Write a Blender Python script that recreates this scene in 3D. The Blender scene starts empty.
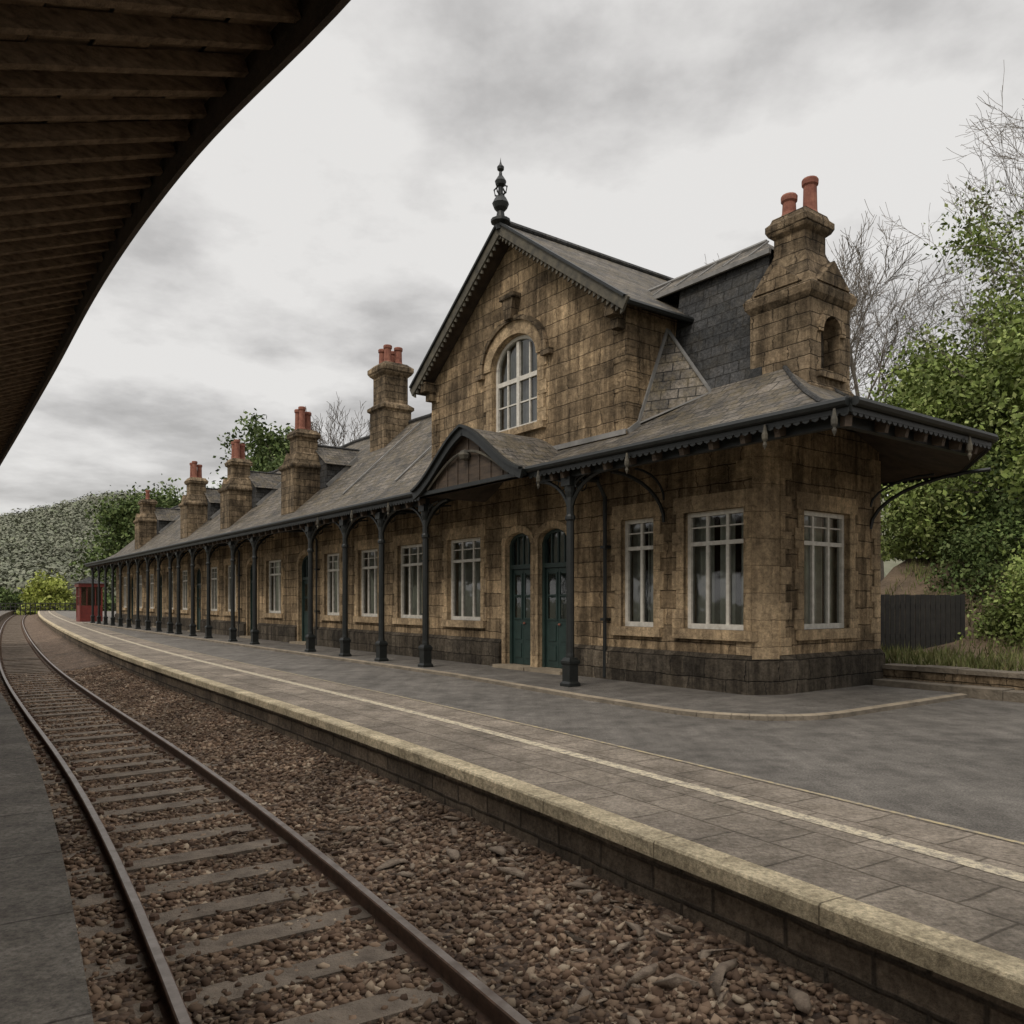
import bpy, math, random
import numpy as np
from mathutils import Vector, Matrix
from mathutils.geometry import tessellate_polygon
random.seed(7); rng=np.random.default_rng(7)
S=bpy.context.scene
COL=S.collection
# ------------------------------------------------------------------ node helpers
def newmat(name):
    m=bpy.data.materials.new(name); m.use_nodes=True
    nt=m.node_tree; nt.nodes.clear()
    out=nt.nodes.new('ShaderNodeOutputMaterial'); b=nt.nodes.new('ShaderNodeBsdfPrincipled')
    nt.links.new(b.outputs[0],out.inputs[0])
    return m,nt,b,out
def noise(nt,vec,scale,detail=4,rough=.6):
    n=nt.nodes.new('ShaderNodeTexNoise'); n.inputs['Scale'].default_value=scale
    n.inputs['Detail'].default_value=detail; n.inputs['Roughness'].default_value=rough
    if vec is not None: nt.links.new(vec,n.inputs['Vector'])
    return n.outputs['Fac']
def ramp(nt,fac,stops):
    r=nt.nodes.new('ShaderNodeValToRGB'); e=r.color_ramp.elements
    while len(e)<len(stops): e.new(.5)
    for i,(p,c) in enumerate(stops):
        e[i].position=p; e[i].color=(c[0],c[1],c[2],1) if not isinstance(c,(int,float)) else (c,c,c,1)
    nt.links.new(fac,r.inputs[0]); return r.outputs[0]
def mix(nt,a,b,fac=.5,mode='MIX'):
    m=nt.nodes.new('ShaderNodeMix'); m.data_type='RGBA'; m.blend_type=mode
    for s,v in ((m.inputs[0],fac),(m.inputs[6],a),(m.inputs[7],b)):
        if hasattr(v,'is_linked') or hasattr(v,'links'): nt.links.new(v,s)
        elif isinstance(v,(int,float)):
            s.default_value=v if s==m.inputs[0] else (v,v,v,1)
        else: s.default_value=(v[0],v[1],v[2],1)
    return m.outputs[2]
def math_(nt,op,a,b=0.0):
    m=nt.nodes.new('ShaderNodeMath'); m.operation=op
    for s,v in ((m.inputs[0],a),(m.inputs[1],b)):
        if isinstance(v,(int,float)): s.default_value=v
        else: nt.links.new(v,s)
    return m.outputs[0]
def bump(nt,b,h,strength=.5,dist=.02):
    n=nt.nodes.new('ShaderNodeBump'); n.inputs['Strength'].default_value=strength; n.inputs['Distance'].default_value=dist
    nt.links.new(h,n.inputs['Height']); nt.links.new(n.outputs[0],b.inputs['Normal'])
def objco(nt): return nt.nodes.new('ShaderNodeTexCoord').outputs['Object']
def uvco(nt): return nt.nodes.new('ShaderNodeTexCoord').outputs['UV']
def wallco(nt,co):
    sp=nt.nodes.new('ShaderNodeSeparateXYZ'); nt.links.new(co,sp.inputs[0])
    cb=nt.nodes.new('ShaderNodeCombineXYZ')
    nt.links.new(math_(nt,'ADD',sp.outputs[0],sp.outputs[1]),cb.inputs[0]); nt.links.new(sp.outputs[2],cb.inputs[1])
    return cb.outputs[0]
def brick(nt,vec,w,h,mortar,c1,c2,cm,off=.5,smooth=.1,bias=0):
    n=nt.nodes.new('ShaderNodeTexBrick'); nt.links.new(vec,n.inputs['Vector'])
    n.offset=off; n.inputs['Scale'].default_value=1
    n.inputs['Brick Width'].default_value=w; n.inputs['Row Height'].default_value=h
    n.inputs['Mortar Size'].default_value=mortar; n.inputs['Mortar Smooth'].default_value=smooth
    n.inputs['Bias'].default_value=bias
    n.inputs['Color1'].default_value=(*c1,1); n.inputs['Color2'].default_value=(*c2,1); n.inputs['Mortar'].default_value=(*cm,1)
    return n
def simple(name,c1,c2,rough=.8,scale=4,bs=.3,bd=.01,detail=4,metal=0,co='Object',bscale=None,stretch=None,spec=None):
    m,nt,b,o=newmat(name)
    v=nt.nodes.new('ShaderNodeTexCoord').outputs[co]
    if stretch:
        mp=nt.nodes.new('ShaderNodeMapping'); mp.inputs['Scale'].default_value=stretch
        nt.links.new(v,mp.inputs[0]); v=mp.outputs[0]
    f=noise(nt,v,scale,detail,.65)
    nt.links.new(ramp(nt,f,[(.3,c1),(.7,c2)]),b.inputs['Base Color'])
    b.inputs['Roughness'].default_value=rough; b.inputs['Metallic'].default_value=metal
    if spec is not None: b.inputs['Specular IOR Level'].default_value=spec
    if bs: bump(nt,b,noise(nt,v,bscale or scale*6,3,.7),bs,bd)
    return m
def stone(name,c1,c2,cm,w=.5,h=.25,dark=.5,mortar=.012,grime=.8,tone=.6):
    m,nt,b,o=newmat(name); co=objco(nt); v=wallco(nt,co)
    wn=nt.nodes.new('ShaderNodeTexNoise'); wn.inputs['Scale'].default_value=1.7; wn.inputs['Detail'].default_value=4; wn.inputs['Roughness'].default_value=.7; nt.links.new(v,wn.inputs['Vector'])
    wv=nt.nodes.new('ShaderNodeVectorMath'); wv.operation='MULTIPLY_ADD'
    nt.links.new(wn.outputs['Color'],wv.inputs[0]); wv.inputs[1].default_value=(.34,.085,0); nt.links.new(v,wv.inputs[2])
    br=brick(nt,wv.outputs[0],w,h,mortar,c1,c2,cm,smooth=.8,off=.43)
    br2=brick(nt,wv.outputs[0],w*1.63,h,0,(.55,.54,.53),(1.3,1.25,1.17),(1,1,1),off=.37)
    br3=brick(nt,wv.outputs[0],w*.71,h,mortar*.8,(1.12,1.12,1.12),(.84,.83,.81),(.6,.58,.55),off=.61,smooth=.8)
    n1=ramp(nt,noise(nt,co,.8,5,.68),[(.37,(dark,dark*.98,dark*.95)),(.6,(1.15,1.12,1.06))])
    n2=ramp(nt,noise(nt,co,9,5,.85),[(.32,(.46,.45,.44)),(.68,(1.42,1.39,1.34))])
    c=mix(nt,br.outputs['Color'],n1,1.0,'MULTIPLY'); c=mix(nt,c,n2,1.0,'MULTIPLY')
    c=mix(nt,c,br2.outputs['Color'],tone,'MULTIPLY')
    c=mix(nt,c,br3.outputs['Color'],tone,'MULTIPLY')
    mp=nt.nodes.new('ShaderNodeMapping'); mp.inputs['Scale'].default_value=(3.5,3.5,.3); nt.links.new(co,mp.inputs[0])
    st=ramp(nt,noise(nt,mp.outputs[0],1.5,4,.65),[(.42,(.4,.39,.38)),(.58,(1,1,1))])
    c=mix(nt,c,st,grime,'MULTIPLY')
    nt.links.new(c,b.inputs['Base Color']); b.inputs['Roughness'].default_value=.95; b.inputs['Specular IOR Level'].default_value=.2
    hgt=math_(nt,'ADD',math_(nt,'MULTIPLY',br.outputs['Fac'],-1.2),math_(nt,'MULTIPLY',noise(nt,co,11,5,.85),2.2))
    bump(nt,b,hgt,1.0,.035)
    return m
M={}
M['stone']=stone('sandstone_masonry',(.58,.455,.31),(.385,.30,.205),(.22,.175,.125),w=.68,h=.3,dark=.42)
M['stone_d']=stone('sooted_plinth_niche_shade',(.17,.15,.125),(.10,.09,.078),(.06,.053,.046),w=.8,h=.33,dark=.6)  # dark plinth stone, also used as painted shade in the chimney niche
M['ashlar']=stone('dressed_sandstone',(.66,.52,.355),(.54,.425,.29),(.34,.265,.18),w=1.1,h=.44,dark=.65,mortar=.005,grime=.5,tone=.3)
M['chim']=stone('chimney_sandstone',(.40,.32,.23),(.26,.21,.15),(.13,.105,.075),w=.46,h=.24,dark=.4)
def slate(name,c1,c2,w=.34,h=.21,rough=.7,moss_=.7):
    m,nt,b,o=newmat(name); co=objco(nt)
    br=brick(nt,uvco(nt),w,h,.012,c1,c2,(.02,.02,.02),smooth=.1)
    n1=ramp(nt,noise(nt,co,1.1,6,.75),[(.36,(.42,.41,.39)),(.62,(1.4,1.33,1.22))])
    c=mix(nt,br.outputs['Color'],n1,1,'MULTIPLY')
    moss=ramp(nt,noise(nt,co,2.6,6,.8),[(.46,0),(.6,1)])
    c=mix(nt,c,(.125,.10,.06),math_(nt,'MULTIPLY',moss,moss_))
    n2=ramp(nt,noise(nt,co,18,4,.8),[(.32,.45),(.68,1.5)])
    c=mix(nt,c,n2,1,'MULTIPLY')
    nt.links.new(c,b.inputs['Base Color']); b.inputs['Roughness'].default_value=rough; b.inputs['Specular IOR Level'].default_value=.3
    s2=nt.nodes.new('ShaderNodeSeparateXYZ'); nt.links.new(uvco(nt),s2.inputs[0])
    fr=math_(nt,'FRACT',math_(nt,'DIVIDE',s2.outputs[1],h))
    hgt=math_(nt,'ADD',math_(nt,'MULTIPLY',fr,-1.2),math_(nt,'MULTIPLY',br.outputs['Fac'],-1))
    hgt=math_(nt,'ADD',hgt,math_(nt,'MULTIPLY',noise(nt,co,8,3),1.4))
    bump(nt,b,hgt,1.0,.045)
    return m
M['slate']=slate('roof_slate',(.165,.15,.133),(.08,.075,.069))
M['slate_d']=slate('dark_roof_slate',(.05,.052,.056),(.03,.032,.034),rough=.8,moss_=.12)
M['lead']=simple('lead_flashing',(.13,.128,.12),(.25,.24,.225),.6,3,.2,.01)
M['iron']=simple('dark_painted_iron',(.004,.0055,.005),(.013,.015,.014),.5,8,.2,.003)
M['green']=simple('green_door_paint',(.012,.026,.023),(.022,.045,.039),.5,6,.15,.003)
M['white']=simple('off_white_window_paint',(.46,.43,.37),(.68,.65,.58),.55,9,.1,.002)
M['wood']=simple('dark_stained_boards',(.035,.024,.016),(.09,.062,.04),.75,3,.5,.01,stretch=(1,1,5))
M['beam']=simple('weathered_timber_beam',(.12,.085,.055),(.36,.265,.18),.9,5,.9,.02,stretch=(3,3,8),spec=.1)
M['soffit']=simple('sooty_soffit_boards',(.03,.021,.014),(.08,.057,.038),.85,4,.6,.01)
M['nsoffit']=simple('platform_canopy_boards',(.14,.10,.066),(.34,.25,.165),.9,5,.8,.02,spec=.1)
M['barge']=simple('weathered_bargeboard',(.04,.037,.03),(.12,.105,.075),.8,5,.4,.01)
M['pot']=simple('terracotta_pot',(.15,.05,.034),(.31,.13,.085),.9,7,.5,.01)
M['curtain']=simple('net_curtain',(.34,.335,.29),(.62,.60,.52),.9,3,0,.01)
M['inner']=simple('painted_room_shade',(.01,.01,.01),(.02,.02,.02),.9,3,0)  # near-black colour stands in for the shade of unlit rooms
M['rust']=simple('rusty_rail_side',(.06,.035,.022),(.14,.08,.05),.85,12,.4,.005)
M['railtop']=simple('worn_rail_head',(.14,.11,.09),(.30,.26,.23),.42,6,.1,.002,metal=.5)
M['sleeper']=simple('weathered_sleeper',(.11,.085,.063),(.25,.20,.15),.9,5,.9,.02)
M['red']=simple('dark_red_paint',(.12,.02,.016),(.2,.035,.025),.5,5,.1,.003)
M['fencew']=simple('black_stained_fence',(.010,.010,.009),(.03,.027,.023),.8,5,.3,.01)
M['bark']=simple('bark',(.05,.04,.03),(.14,.115,.09),.9,6,.6,.02)
M['twig']=simple('pale_bark',(.11,.095,.078),(.21,.18,.15),.9,6,0,.02)
M['kerb']=simple('kerb_stone',(.17,.14,.10),(.34,.28,.20),.9,3,.7,.02)
M['wallcap']=simple('old_wall_stone',(.10,.085,.065),(.24,.20,.15),.95,3,.9,.03)
M['pale']=simple('pale_broken_stone',(.17,.125,.09),(.33,.26,.19),.9,14,.9,.01)
m,nt,b,o=newmat('window_glass'); nt.nodes.remove(b)
tr=nt.nodes.new('ShaderNodeBsdfTransparent'); tr.inputs[0].default_value=(.76,.80,.79,1)
gl=nt.nodes.new('ShaderNodeBsdfGlossy'); gl.inputs['Roughness'].default_value=.05; gl.inputs[0].default_value=(.9,.9,.9,1)
fr=nt.nodes.new('ShaderNodeFresnel'); fr.inputs[0].default_value=1.6
mx=nt.nodes.new('ShaderNodeMixShader'); f2=math_(nt,'ADD',fr.outputs[0],.05)
bn=nt.nodes.new('ShaderNodeBump'); bn.inputs['Strength'].default_value=.2; bn.inputs['Distance'].default_value=.02
nt.links.new(noise(nt,objco(nt),2.2,2),bn.inputs['Height']); nt.links.new(bn.outputs[0],gl.inputs['Normal'])
nt.links.new(f2,mx.inputs[0]); nt.links.new(tr.outputs[0],mx.inputs[1]); nt.links.new(gl.outputs[0],mx.inputs[2]); nt.links.new(mx.outputs[0],o.inputs[0])
M['glass']=m
m,nt,b,o=newmat('ballast_bed'); co=objco(nt)
vo=nt.nodes.new('ShaderNodeTexVoronoi'); vo.inputs['Scale'].default_value=19; nt.links.new(co,vo.inputs['Vector'])
sp=nt.nodes.new('ShaderNodeSeparateColor'); nt.links.new(vo.outputs['Color'],sp.inputs[0])
c=ramp(nt,sp.outputs[0],[(0,(.06,.038,.025)),(.5,(.165,.107,.07)),(1,(.30,.22,.15))])
c=mix(nt,c,ramp(nt,noise(nt,co,1.2,4),[(.35,.65),(.65,1.15)]),1,'MULTIPLY')
nt.links.new(c,b.inputs['Base Color']); b.inputs['Roughness'].default_value=.95
bump(nt,b,math_(nt,'MULTIPLY',vo.outputs['Distance'],-1),1,.06); M['ballast']=m
def island(name,stops,rough=.9,nscale=2,lo=.6,hi=1.25):
    m,nt,b,o=newmat(name); g=nt.nodes.new('ShaderNodeNewGeometry')
    c=ramp(nt,g.outputs['Random Per Island'],stops)
    c=mix(nt,c,ramp(nt,noise(nt,objco(nt),nscale,2),[(.35,lo),(.65,hi)]),1,'MULTIPLY')
    nt.links.new(c,b.inputs['Base Color']); b.inputs['Roughness'].default_value=rough; b.inputs['Specular IOR Level'].default_value=.2
    return m
M['stones']=island('ballast_stones',[(0,(.07,.044,.03)),(.4,(.17,.11,.073)),(.8,(.26,.18,.12)),(1,(.40,.32,.23))],nscale=1.3)
M['leaf_l']=island('spring_leaves',[(0,(.12,.165,.04)),(.6,(.21,.27,.07)),(1,(.33,.37,.14))],.7,.9,.5,1.3)
M['leaf_d']=island('dark_leaves',[(0,(.055,.085,.027)),(.6,(.11,.155,.045)),(1,(.18,.22,.085))],.7,.9,.5,1.3)
M['leaf_y']=island('yellow_green_leaves',[(0,(.22,.26,.05)),(.6,(.32,.36,.08)),(1,(.42,.44,.13))],.6,.5,.7,1.2)
M['leaf_hazed']=island('hazed_distant_foliage',[(0,(.175,.185,.135)),(.5,(.195,.205,.15)),(.8,(.215,.215,.165)),(1,(.20,.23,.14))],.9,.035,.75,1.2)  # aerial haze is painted into these pale, low-contrast leaf colours
M['grassb']=island('grass_blades',[(0,(.09,.10,.035)),(.6,(.14,.16,.05)),(1,(.25,.21,.11))],.8,.8,.6,1.3)
M['ground']=simple('rough_grass_ground',(.11,.115,.07),(.17,.165,.115),.95,.25,.6,.05)
M['bank']=simple('earth_bank',(.08,.058,.038),(.17,.12,.075),.95,1.2,.9,.08)
m,nt,b,o=newmat('asphalt'); co=objco(nt)
c=ramp(nt,noise(nt,co,.45,5,.7),[(.3,(.135,.123,.108)),(.7,(.225,.205,.18))])
c=mix(nt,c,ramp(nt,noise(nt,co,55,3,.85),[(.32,.4),(.68,1.6)]),1,'MULTIPLY')
c=mix(nt,c,ramp(nt,noise(nt,co,2.6,5,.75),[(.38,.7),(.62,1.15)]),1,'MULTIPLY')
mp=nt.nodes.new('ShaderNodeMapping'); mp.inputs['Rotation'].default_value=(0,0,math.radians(36)); mp.inputs['Scale'].default_value=(4,.25,1)
nt.links.new(co,mp.inputs[0]); c=mix(nt,c,ramp(nt,noise(nt,mp.outputs[0],1,4),[(.42,.88),(.6,1.05)]),1,'MULTIPLY')
nt.links.new(c,b.inputs['Base Color']); nt.links.new(ramp(nt,noise(nt,co,.8,3),[(.35,.62),(.65,.9)]),b.inputs['Roughness'])
b.inputs['Specular IOR Level'].default_value=.25
bump(nt,b,noise(nt,co,60,4,.85),1,.02); M['asphalt']=m
def slabs(name,w,h,c1,c2,cm,mort=.012,off=.5,dirt=.6,bmp=.7):
    m,nt,b,o=newmat(name); uv=uvco(nt); co=objco(nt)
    wn=nt.nodes.new('ShaderNodeTexNoise'); wn.inputs['Scale'].default_value=2; nt.links.new(uv,wn.inputs['Vector'])
    wv=nt.nodes.new('ShaderNodeVectorMath'); wv.operation='MULTIPLY_ADD'
    nt.links.new(wn.outputs['Color'],wv.inputs[0]); wv.inputs[1].default_value=(.07,.05,0); nt.links.new(uv,wv.inputs[2])
    br=brick(nt,wv.outputs[0],w,h,mort,c1,c2,cm,off=off,smooth=.7)
    c=mix(nt,br.outputs['Color'],ramp(nt,noise(nt,co,.9,5,.7),[(.33,dirt),(.66,1.2)]),1,'MULTIPLY')
    c=mix(nt,c,ramp(nt,noise(nt,co,24,5,.85),[(.32,.45),(.68,1.5)]),1,'MULTIPLY')
    c=mix(nt,c,ramp(nt,noise(nt,co,4,5,.75),[(.36,(.7,.69,.67)),(.6,(1.08,1.08,1.08))]),1,'MULTIPLY')
    nt.links.new(c,b.inputs['Base Color']); b.inputs['Roughness'].default_value=.88; b.inputs['Specular IOR Level'].default_value=.3
    bump(nt,b,math_(nt,'ADD',math_(nt,'MULTIPLY',br.outputs['Fac'],-1),math_(nt,'MULTIPLY',noise(nt,co,24,5,.8),1.5)),bmp,.022)
    return m
M['paving']=slabs('platform_paving',.62,.45,(.31,.262,.208),(.255,.215,.172),(.15,.124,.095))
M['coping']=slabs('platform_coping',1.3,3,(.62,.52,.35),(.55,.46,.305),(.30,.245,.16),mort=.008,dirt=.62)
M['conc']=slabs('concrete_slabs',1.2,.6,(.185,.165,.14),(.15,.135,.115),(.085,.073,.06),mort=.012)
M['pface']=slabs('platform_face_stone',.55,.17,(.24,.185,.13),(.155,.12,.085),(.09,.07,.05),mort=.02,dirt=.4,bmp=1)
def paint(name,c,lo):
    m,nt,b,o=newmat(name); co=objco(nt)
    cc=mix(nt,(.22,.19,.155),c,ramp(nt,noise(nt,co,12,5,.85),[(lo,0),(lo+.14,1)]))
    nt.links.new(cc,b.inputs['Base Color']); b.inputs['Roughness'].default_value=.8; return m
M['cream']=paint('worn_cream_paint',(.58,.50,.35),.42)
M['yellow']=paint('worn_yellow_paint',(.42,.34,.19),.44)
# ------------------------------------------------------------------ mesh builder
class MB:
    def __init__(s): s.v=[];s.f=[];s.m=[];s.uv=[];s.mats=[]
    def mi(s,k):
        if k not in s.mats: s.mats.append(k)
        return s.mats.index(k)
    def face(s,pts,mat,uv=None):
        i=len(s.v); s.v+= [tuple(p) for p in pts]; s.f.append(tuple(range(i,i+len(pts)))); s.m.append(s.mi(mat))
        if uv is None:
            p0=Vector(pts[0]); a=Vector(pts[1])-p0
            nrm=a.cross(Vector(pts[2])-p0)
            if nrm.length>1e-9 and abs(nrm.normalized().z)<.999:
                n=nrm.normalized(); h=Vector((0,0,1)).cross(n).normalized(); w=n.cross(h)
                uv=[(Vector(p).dot(h),Vector(p).dot(w)) for p in pts]
            else: uv=[(p[0],p[1]) for p in pts]
        s.uv.append(uv)
    def box(s,x0,x1,y0,y1,z0,z1,mat,fr=None):
        P=[(x0,y0,z0),(x1,y0,z0),(x1,y1,z0),(x0,y1,z0),(x0,y0,z1),(x1,y0,z1),(x1,y1,z1),(x0,y1,z1)]
        if fr: P=[fr(*p) for p in P]
        for q in ((0,1,2,3),(4,5,6,7),(0,1,5,4),(1,2,6,5),(2,3,7,6),(3,0,4,7)):
            s.face([P[i] for i in q],mat)
    def beam(s,a,b,w,h,mat,up=(0,0,1)):
        a=Vector(a);b=Vector(b);d=(b-a).normalized();u=Vector(up)
        r=d.cross(u)
        if r.length<1e-4: r=d.cross(Vector((1,0,0)))
        r.normalize();u=r.cross(d)
        P=[p+r*i*w/2+u*j*h/2 for p in (a,b) for i,j in ((-1,-1),(1,-1),(1,1),(-1,1))]
        for q in ((0,1,2,3),(4,5,6,7),(0,1,5,4),(1,2,6,5),(2,3,7,6),(3,0,4,7)): s.face([P[i] for i in q],mat)
    def prism(s,pts,vec,mat):
        pts=[Vector(p) for p in pts]; v=Vector(vec); n=len(pts); q=[p+v for p in pts]
        tri=tessellate_polygon([pts])
        for t in tri:
            s.face([pts[i] for i in t],mat); s.face([q[i] for i in t],mat)
        for i in range(n): s.face([pts[i],pts[(i+1)%n],q[(i+1)%n],q[i]],mat)
    def tube(s,path,r,mat,n=6):
        path=[Vector(p) for p in path]; rings=[]
        rr=r if isinstance(r,(list,tuple)) else [r]*len(path)
        for i,p in enumerate(path):
            d=(path[min(i+1,len(path)-1)]-path[max(i-1,0)]).normalized()
            u=d.cross(Vector((0,0,1)))
            if u.length<.05: u=d.cross(Vector((1,0,0)))
            u.normalize(); w=d.cross(u)
            rings.append([p+(u*math.cos(2*math.pi*k/n)+w*math.sin(2*math.pi*k/n))*rr[i] for k in range(n)])
        for a,b in zip(rings[:-1],rings[1:]):
            for k in range(n): s.face([a[k],a[(k+1)%n],b[(k+1)%n],b[k]],mat)
        s.face(rings[0],mat); s.face(rings[-1],mat)
    def lathe(s,c,prof,mat,n=10):
        c=Vector(c); rings=[]
        for r,z in prof:
            rings.append([c+Vector((r*math.cos(2*math.pi*k/n),r*math.sin(2*math.pi*k/n),z)) for k in range(n)])
        for a,b in zip(rings[:-1],rings[1:]):
            for k in range(n): s.face([a[k],a[(k+1)%n],b[(k+1)%n],b[k]],mat)
        s.face(rings[0],mat); s.face(rings[-1],mat)
    def sqstack(s,cx,cy,prof,mat):
        rings=[[(cx-r,cy-r,z),(cx+r,cy-r,z),(cx+r,cy+r,z),(cx-r,cy+r,z)] for r,z in prof]
        for a,b in zip(rings[:-1],rings[1:]):
            for k in range(4): s.face([a[k],a[(k+1)%4],b[(k+1)%4],b[k]],mat)
        s.face(rings[0],mat); s.face(rings[-1],mat)
    def wall(s,outer,holes,fr,depth,mat,rmat=None):
        loops=[[Vector((a,z,0)) for a,z in outer]]+[[Vector((a,z,0)) for a,z in h] for h in holes]
        flat=[p for l in loops for p in l]
        for t in tessellate_polygon(loops):
            s.face([fr(flat[i].x,flat[i].y,0) for i in t],mat)
        for h in holes:
            n=len(h)
            for i in range(n):
                a=h[i];b=h[(i+1)%n]
                s.face([fr(a[0],a[1],0),fr(b[0],b[1],0),fr(b[0],b[1],depth),fr(a[0],a[1],depth)],rmat or mat)
    def make(s,name,parent=None,smooth=False,merge=False):
        me=bpy.data.meshes.new(name); me.from_pydata(s.v,[],s.f)
        for k in s.mats: me.materials.append(M[k])
        me.polygons.foreach_set('material_index',s.m)
        uvl=me.uv_layers.new(name='UVMap'); flat=[c for f in s.uv for p in f for c in p]
        uvl.data.foreach_set('uv',flat)
        if smooth: me.polygons.foreach_set('use_smooth',[True]*len(s.f))
        me.update()
        if merge or smooth:
            import bmesh
            bm=bmesh.new(); bm.from_mesh(me); bmesh.ops.remove_doubles(bm,verts=bm.verts,dist=.0004); bm.to_mesh(me); bm.free()
        o=bpy.data.objects.new(name,me); COL.objects.link(o)
        if parent: o.parent=parent
        return o
def empty(name,loc=(0,0,0),rot=0):
    e=bpy.data.objects.new(name,None); COL.objects.link(e); e.location=loc; e.rotation_euler=(0,0,rot); return e
def fastmesh(name,V,F,mat,parent=None):
    V=np.asarray(V,dtype=np.float32); F=np.asarray(F,dtype=np.int32); k=F.shape[1]
    me=bpy.data.meshes.new(name); me.vertices.add(len(V)); me.vertices.foreach_set('co',V.ravel())
    me.loops.add(F.size); me.loops.foreach_set('vertex_index',F.ravel())
    me.polygons.add(len(F)); me.polygons.foreach_set('loop_start',np.arange(0,F.size,k,dtype=np.int32))
    me.update(calc_edges=True); me.validate(); me.materials.append(M[mat])
    o=bpy.data.objects.new(name,me); COL.objects.link(o)
    if parent: o.parent=parent
    return o
def quads(C,size,aspect=.6,nrm=None):
    n=len(C); a=rng.normal(size=(n,3))
    if nrm is not None:
        q=nrm+rng.normal(size=(n,3))*.3; q/=np.linalg.norm(q,axis=1)[:,None]
        a-=(a*q).sum(1)[:,None]*q
    a/=np.linalg.norm(a,axis=1)[:,None]
    if nrm is not None: b=np.cross(q,a)
    else:
        b=rng.normal(size=(n,3)); b-= (a*b).sum(1)[:,None]*a
    b/=np.linalg.norm(b,axis=1)[:,None]
    sz=(size*(.6+.8*rng.random(n)))[:,None]
    V=np.stack([C-a*sz,C+b*sz*aspect,C+a*sz,C-b*sz*aspect],1).reshape(-1,3)
    return V,np.arange(n*4).reshape(-1,4)
# ------------------------------------------------------------------ curves
KY=np.array([-14,-6,0,3.3,7.1,11.6,16,25.6,40,60,85,120,160,220.])
KX=np.array([12.9,8.0,4.25,2.15,-.15,-3.15,-6.3,-12.95,-22.3,-34.9,-50.3,-71,-93,-123.])
def cr(y,KY,KX):
    i=int(np.clip(np.searchsorted(KY,y)-1,0,len(KY)-2))
    def sl(j):
        if j<=0: return (KX[1]-KX[0])/(KY[1]-KY[0])
        if j>=len(KY)-1: return (KX[-1]-KX[-2])/(KY[-1]-KY[-2])
        return (KX[j+1]-KX[j-1])/(KY[j+1]-KY[j-1])
    h=KY[i+1]-KY[i]; t=(y-KY[i])/h
    return (2*t**3-3*t*t+1)*KX[i]+(t**3-2*t*t+t)*h*sl(i)+(-2*t**3+3*t*t)*KX[i+1]+(t**3-t*t)*h*sl(i+1)
yu=np.arange(-14,220.1,1.0); xu=np.array([cr(y,KY,KX) for y in yu])
for _ in range(8): xu[1:-1]=.25*xu[:-2]+.5*xu[1:-1]+.25*xu[2:]
for _ in range(60):
    x2=xu.copy(); x2[1:-1]=.25*xu[:-2]+.5*xu[1:-1]+.25*xu[2:]; wgt=np.clip((yu-20)/30,0,1); xu=xu*(1-wgt)+x2*wgt
tu=np.gradient(xu,yu)
ys=np.concatenate([np.arange(-14,30,.5),np.arange(30,100,1.5),np.arange(100,219,4)])
xs=np.interp(ys,yu,xu); ts=np.interp(ys,yu,tu)
pts=np.stack([xs,ys],1); tg=np.stack([ts,np.ones_like(ts)],1); tg/=np.linalg.norm(tg,axis=1)[:,None]
nr=np.stack([tg[:,1],-tg[:,0]],1)
arc=np.concatenate([[0],np.cumsum(np.linalg.norm(np.diff(pts,axis=0),axis=1))])
def off(i,d,z): p=pts[i]+nr[i]*d; return (p[0],p[1],z)
def at(a,d):
    x=np.interp(a,arc,pts[:,0]);y=np.interp(a,arc,pts[:,1]);nx=np.interp(a,arc,nr[:,0]);ny=np.interp(a,arc,nr[:,1])
    return x+nx*d,y+ny*d
def strip(mb,prof,mat,i0=0,i1=None):
    i1=i1 or len(pts)-1
    for i in range(i0,i1):
        L=0
        for (d0,z0),(d1,z1) in zip(prof[:-1],prof[1:]):
            l=math.hypot(d1-d0,z1-z0)
            mb.face([off(i,d0,z0),off(i+1,d0,z0),off(i+1,d1,z1),off(i,d1,z1)],mat,
                    [(arc[i],L),(arc[i+1],L),(arc[i+1],L+l),(arc[i],L+l)]); L+=l
ZR=-.5
ZB=ZR-.12
RR,RL,PE=-1.44,-2.875,-3.34
pl=empty('station_platform')
b=MB(); strip(b,[(.21,0),(2.0,0)],'paving'); b.make('paving',pl,merge=True)
b=MB(); strip(b,[(0.05,-.12),(0,-.11),(0,-.012),(.012,.004),(.21,.004),(.21,-.05)],'coping'); b.make('coping_stones',pl)
b=MB(); strip(b,[(.06,-1.0),(.06,-.115)],'pface'); b.make('platform_face',pl)
b=MB(); strip(b,[(2.0,0.0),(6,0),(14,0)],'asphalt')
for i in range(0,len(pts)-1):
    if pts[i][1]<40: b.face([off(i,14,0),off(i+1,14,0),off(i+1,30,0),off(i,30,0)],'asphalt')
b.make('asphalt_surface',pl)
b=MB(); strip(b,[(1.26,.004),(1.40,.004)],'cream'); strip(b,[(2.0,.004),(2.05,.004)],'yellow'); b.make('painted_lines',pl)
pn=empty('near_platform')
b=MB(); strip(b,[(PE-.4,0.003),(PE,.003)],'conc'); strip(b,[(PE-6,0),(PE-.41,0)],'conc'); b.make('concrete_slabs',pn)
b=MB(); strip(b,[(PE,.003),(PE,-.12),(PE-.06,-.12),(PE-.06,-1.0)],'pface'); b.make('platform_face',pn)
tk=empty('railway_track')
BD=[PE-.05,RL-.2,-2.2,RR+.1,-.8,-.35,.1]; BZ=[ZB,ZB-.01,ZB-.03,ZB-.01,ZB+.03,ZB+.12,ZB+.19]
b=MB(); strip(b,list(zip(BD,BZ)),'ballast'); b.make('ballast_bed',tk,merge=True)
def bedz(d): return np.interp(d,BD,BZ)
b=MB()
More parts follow.
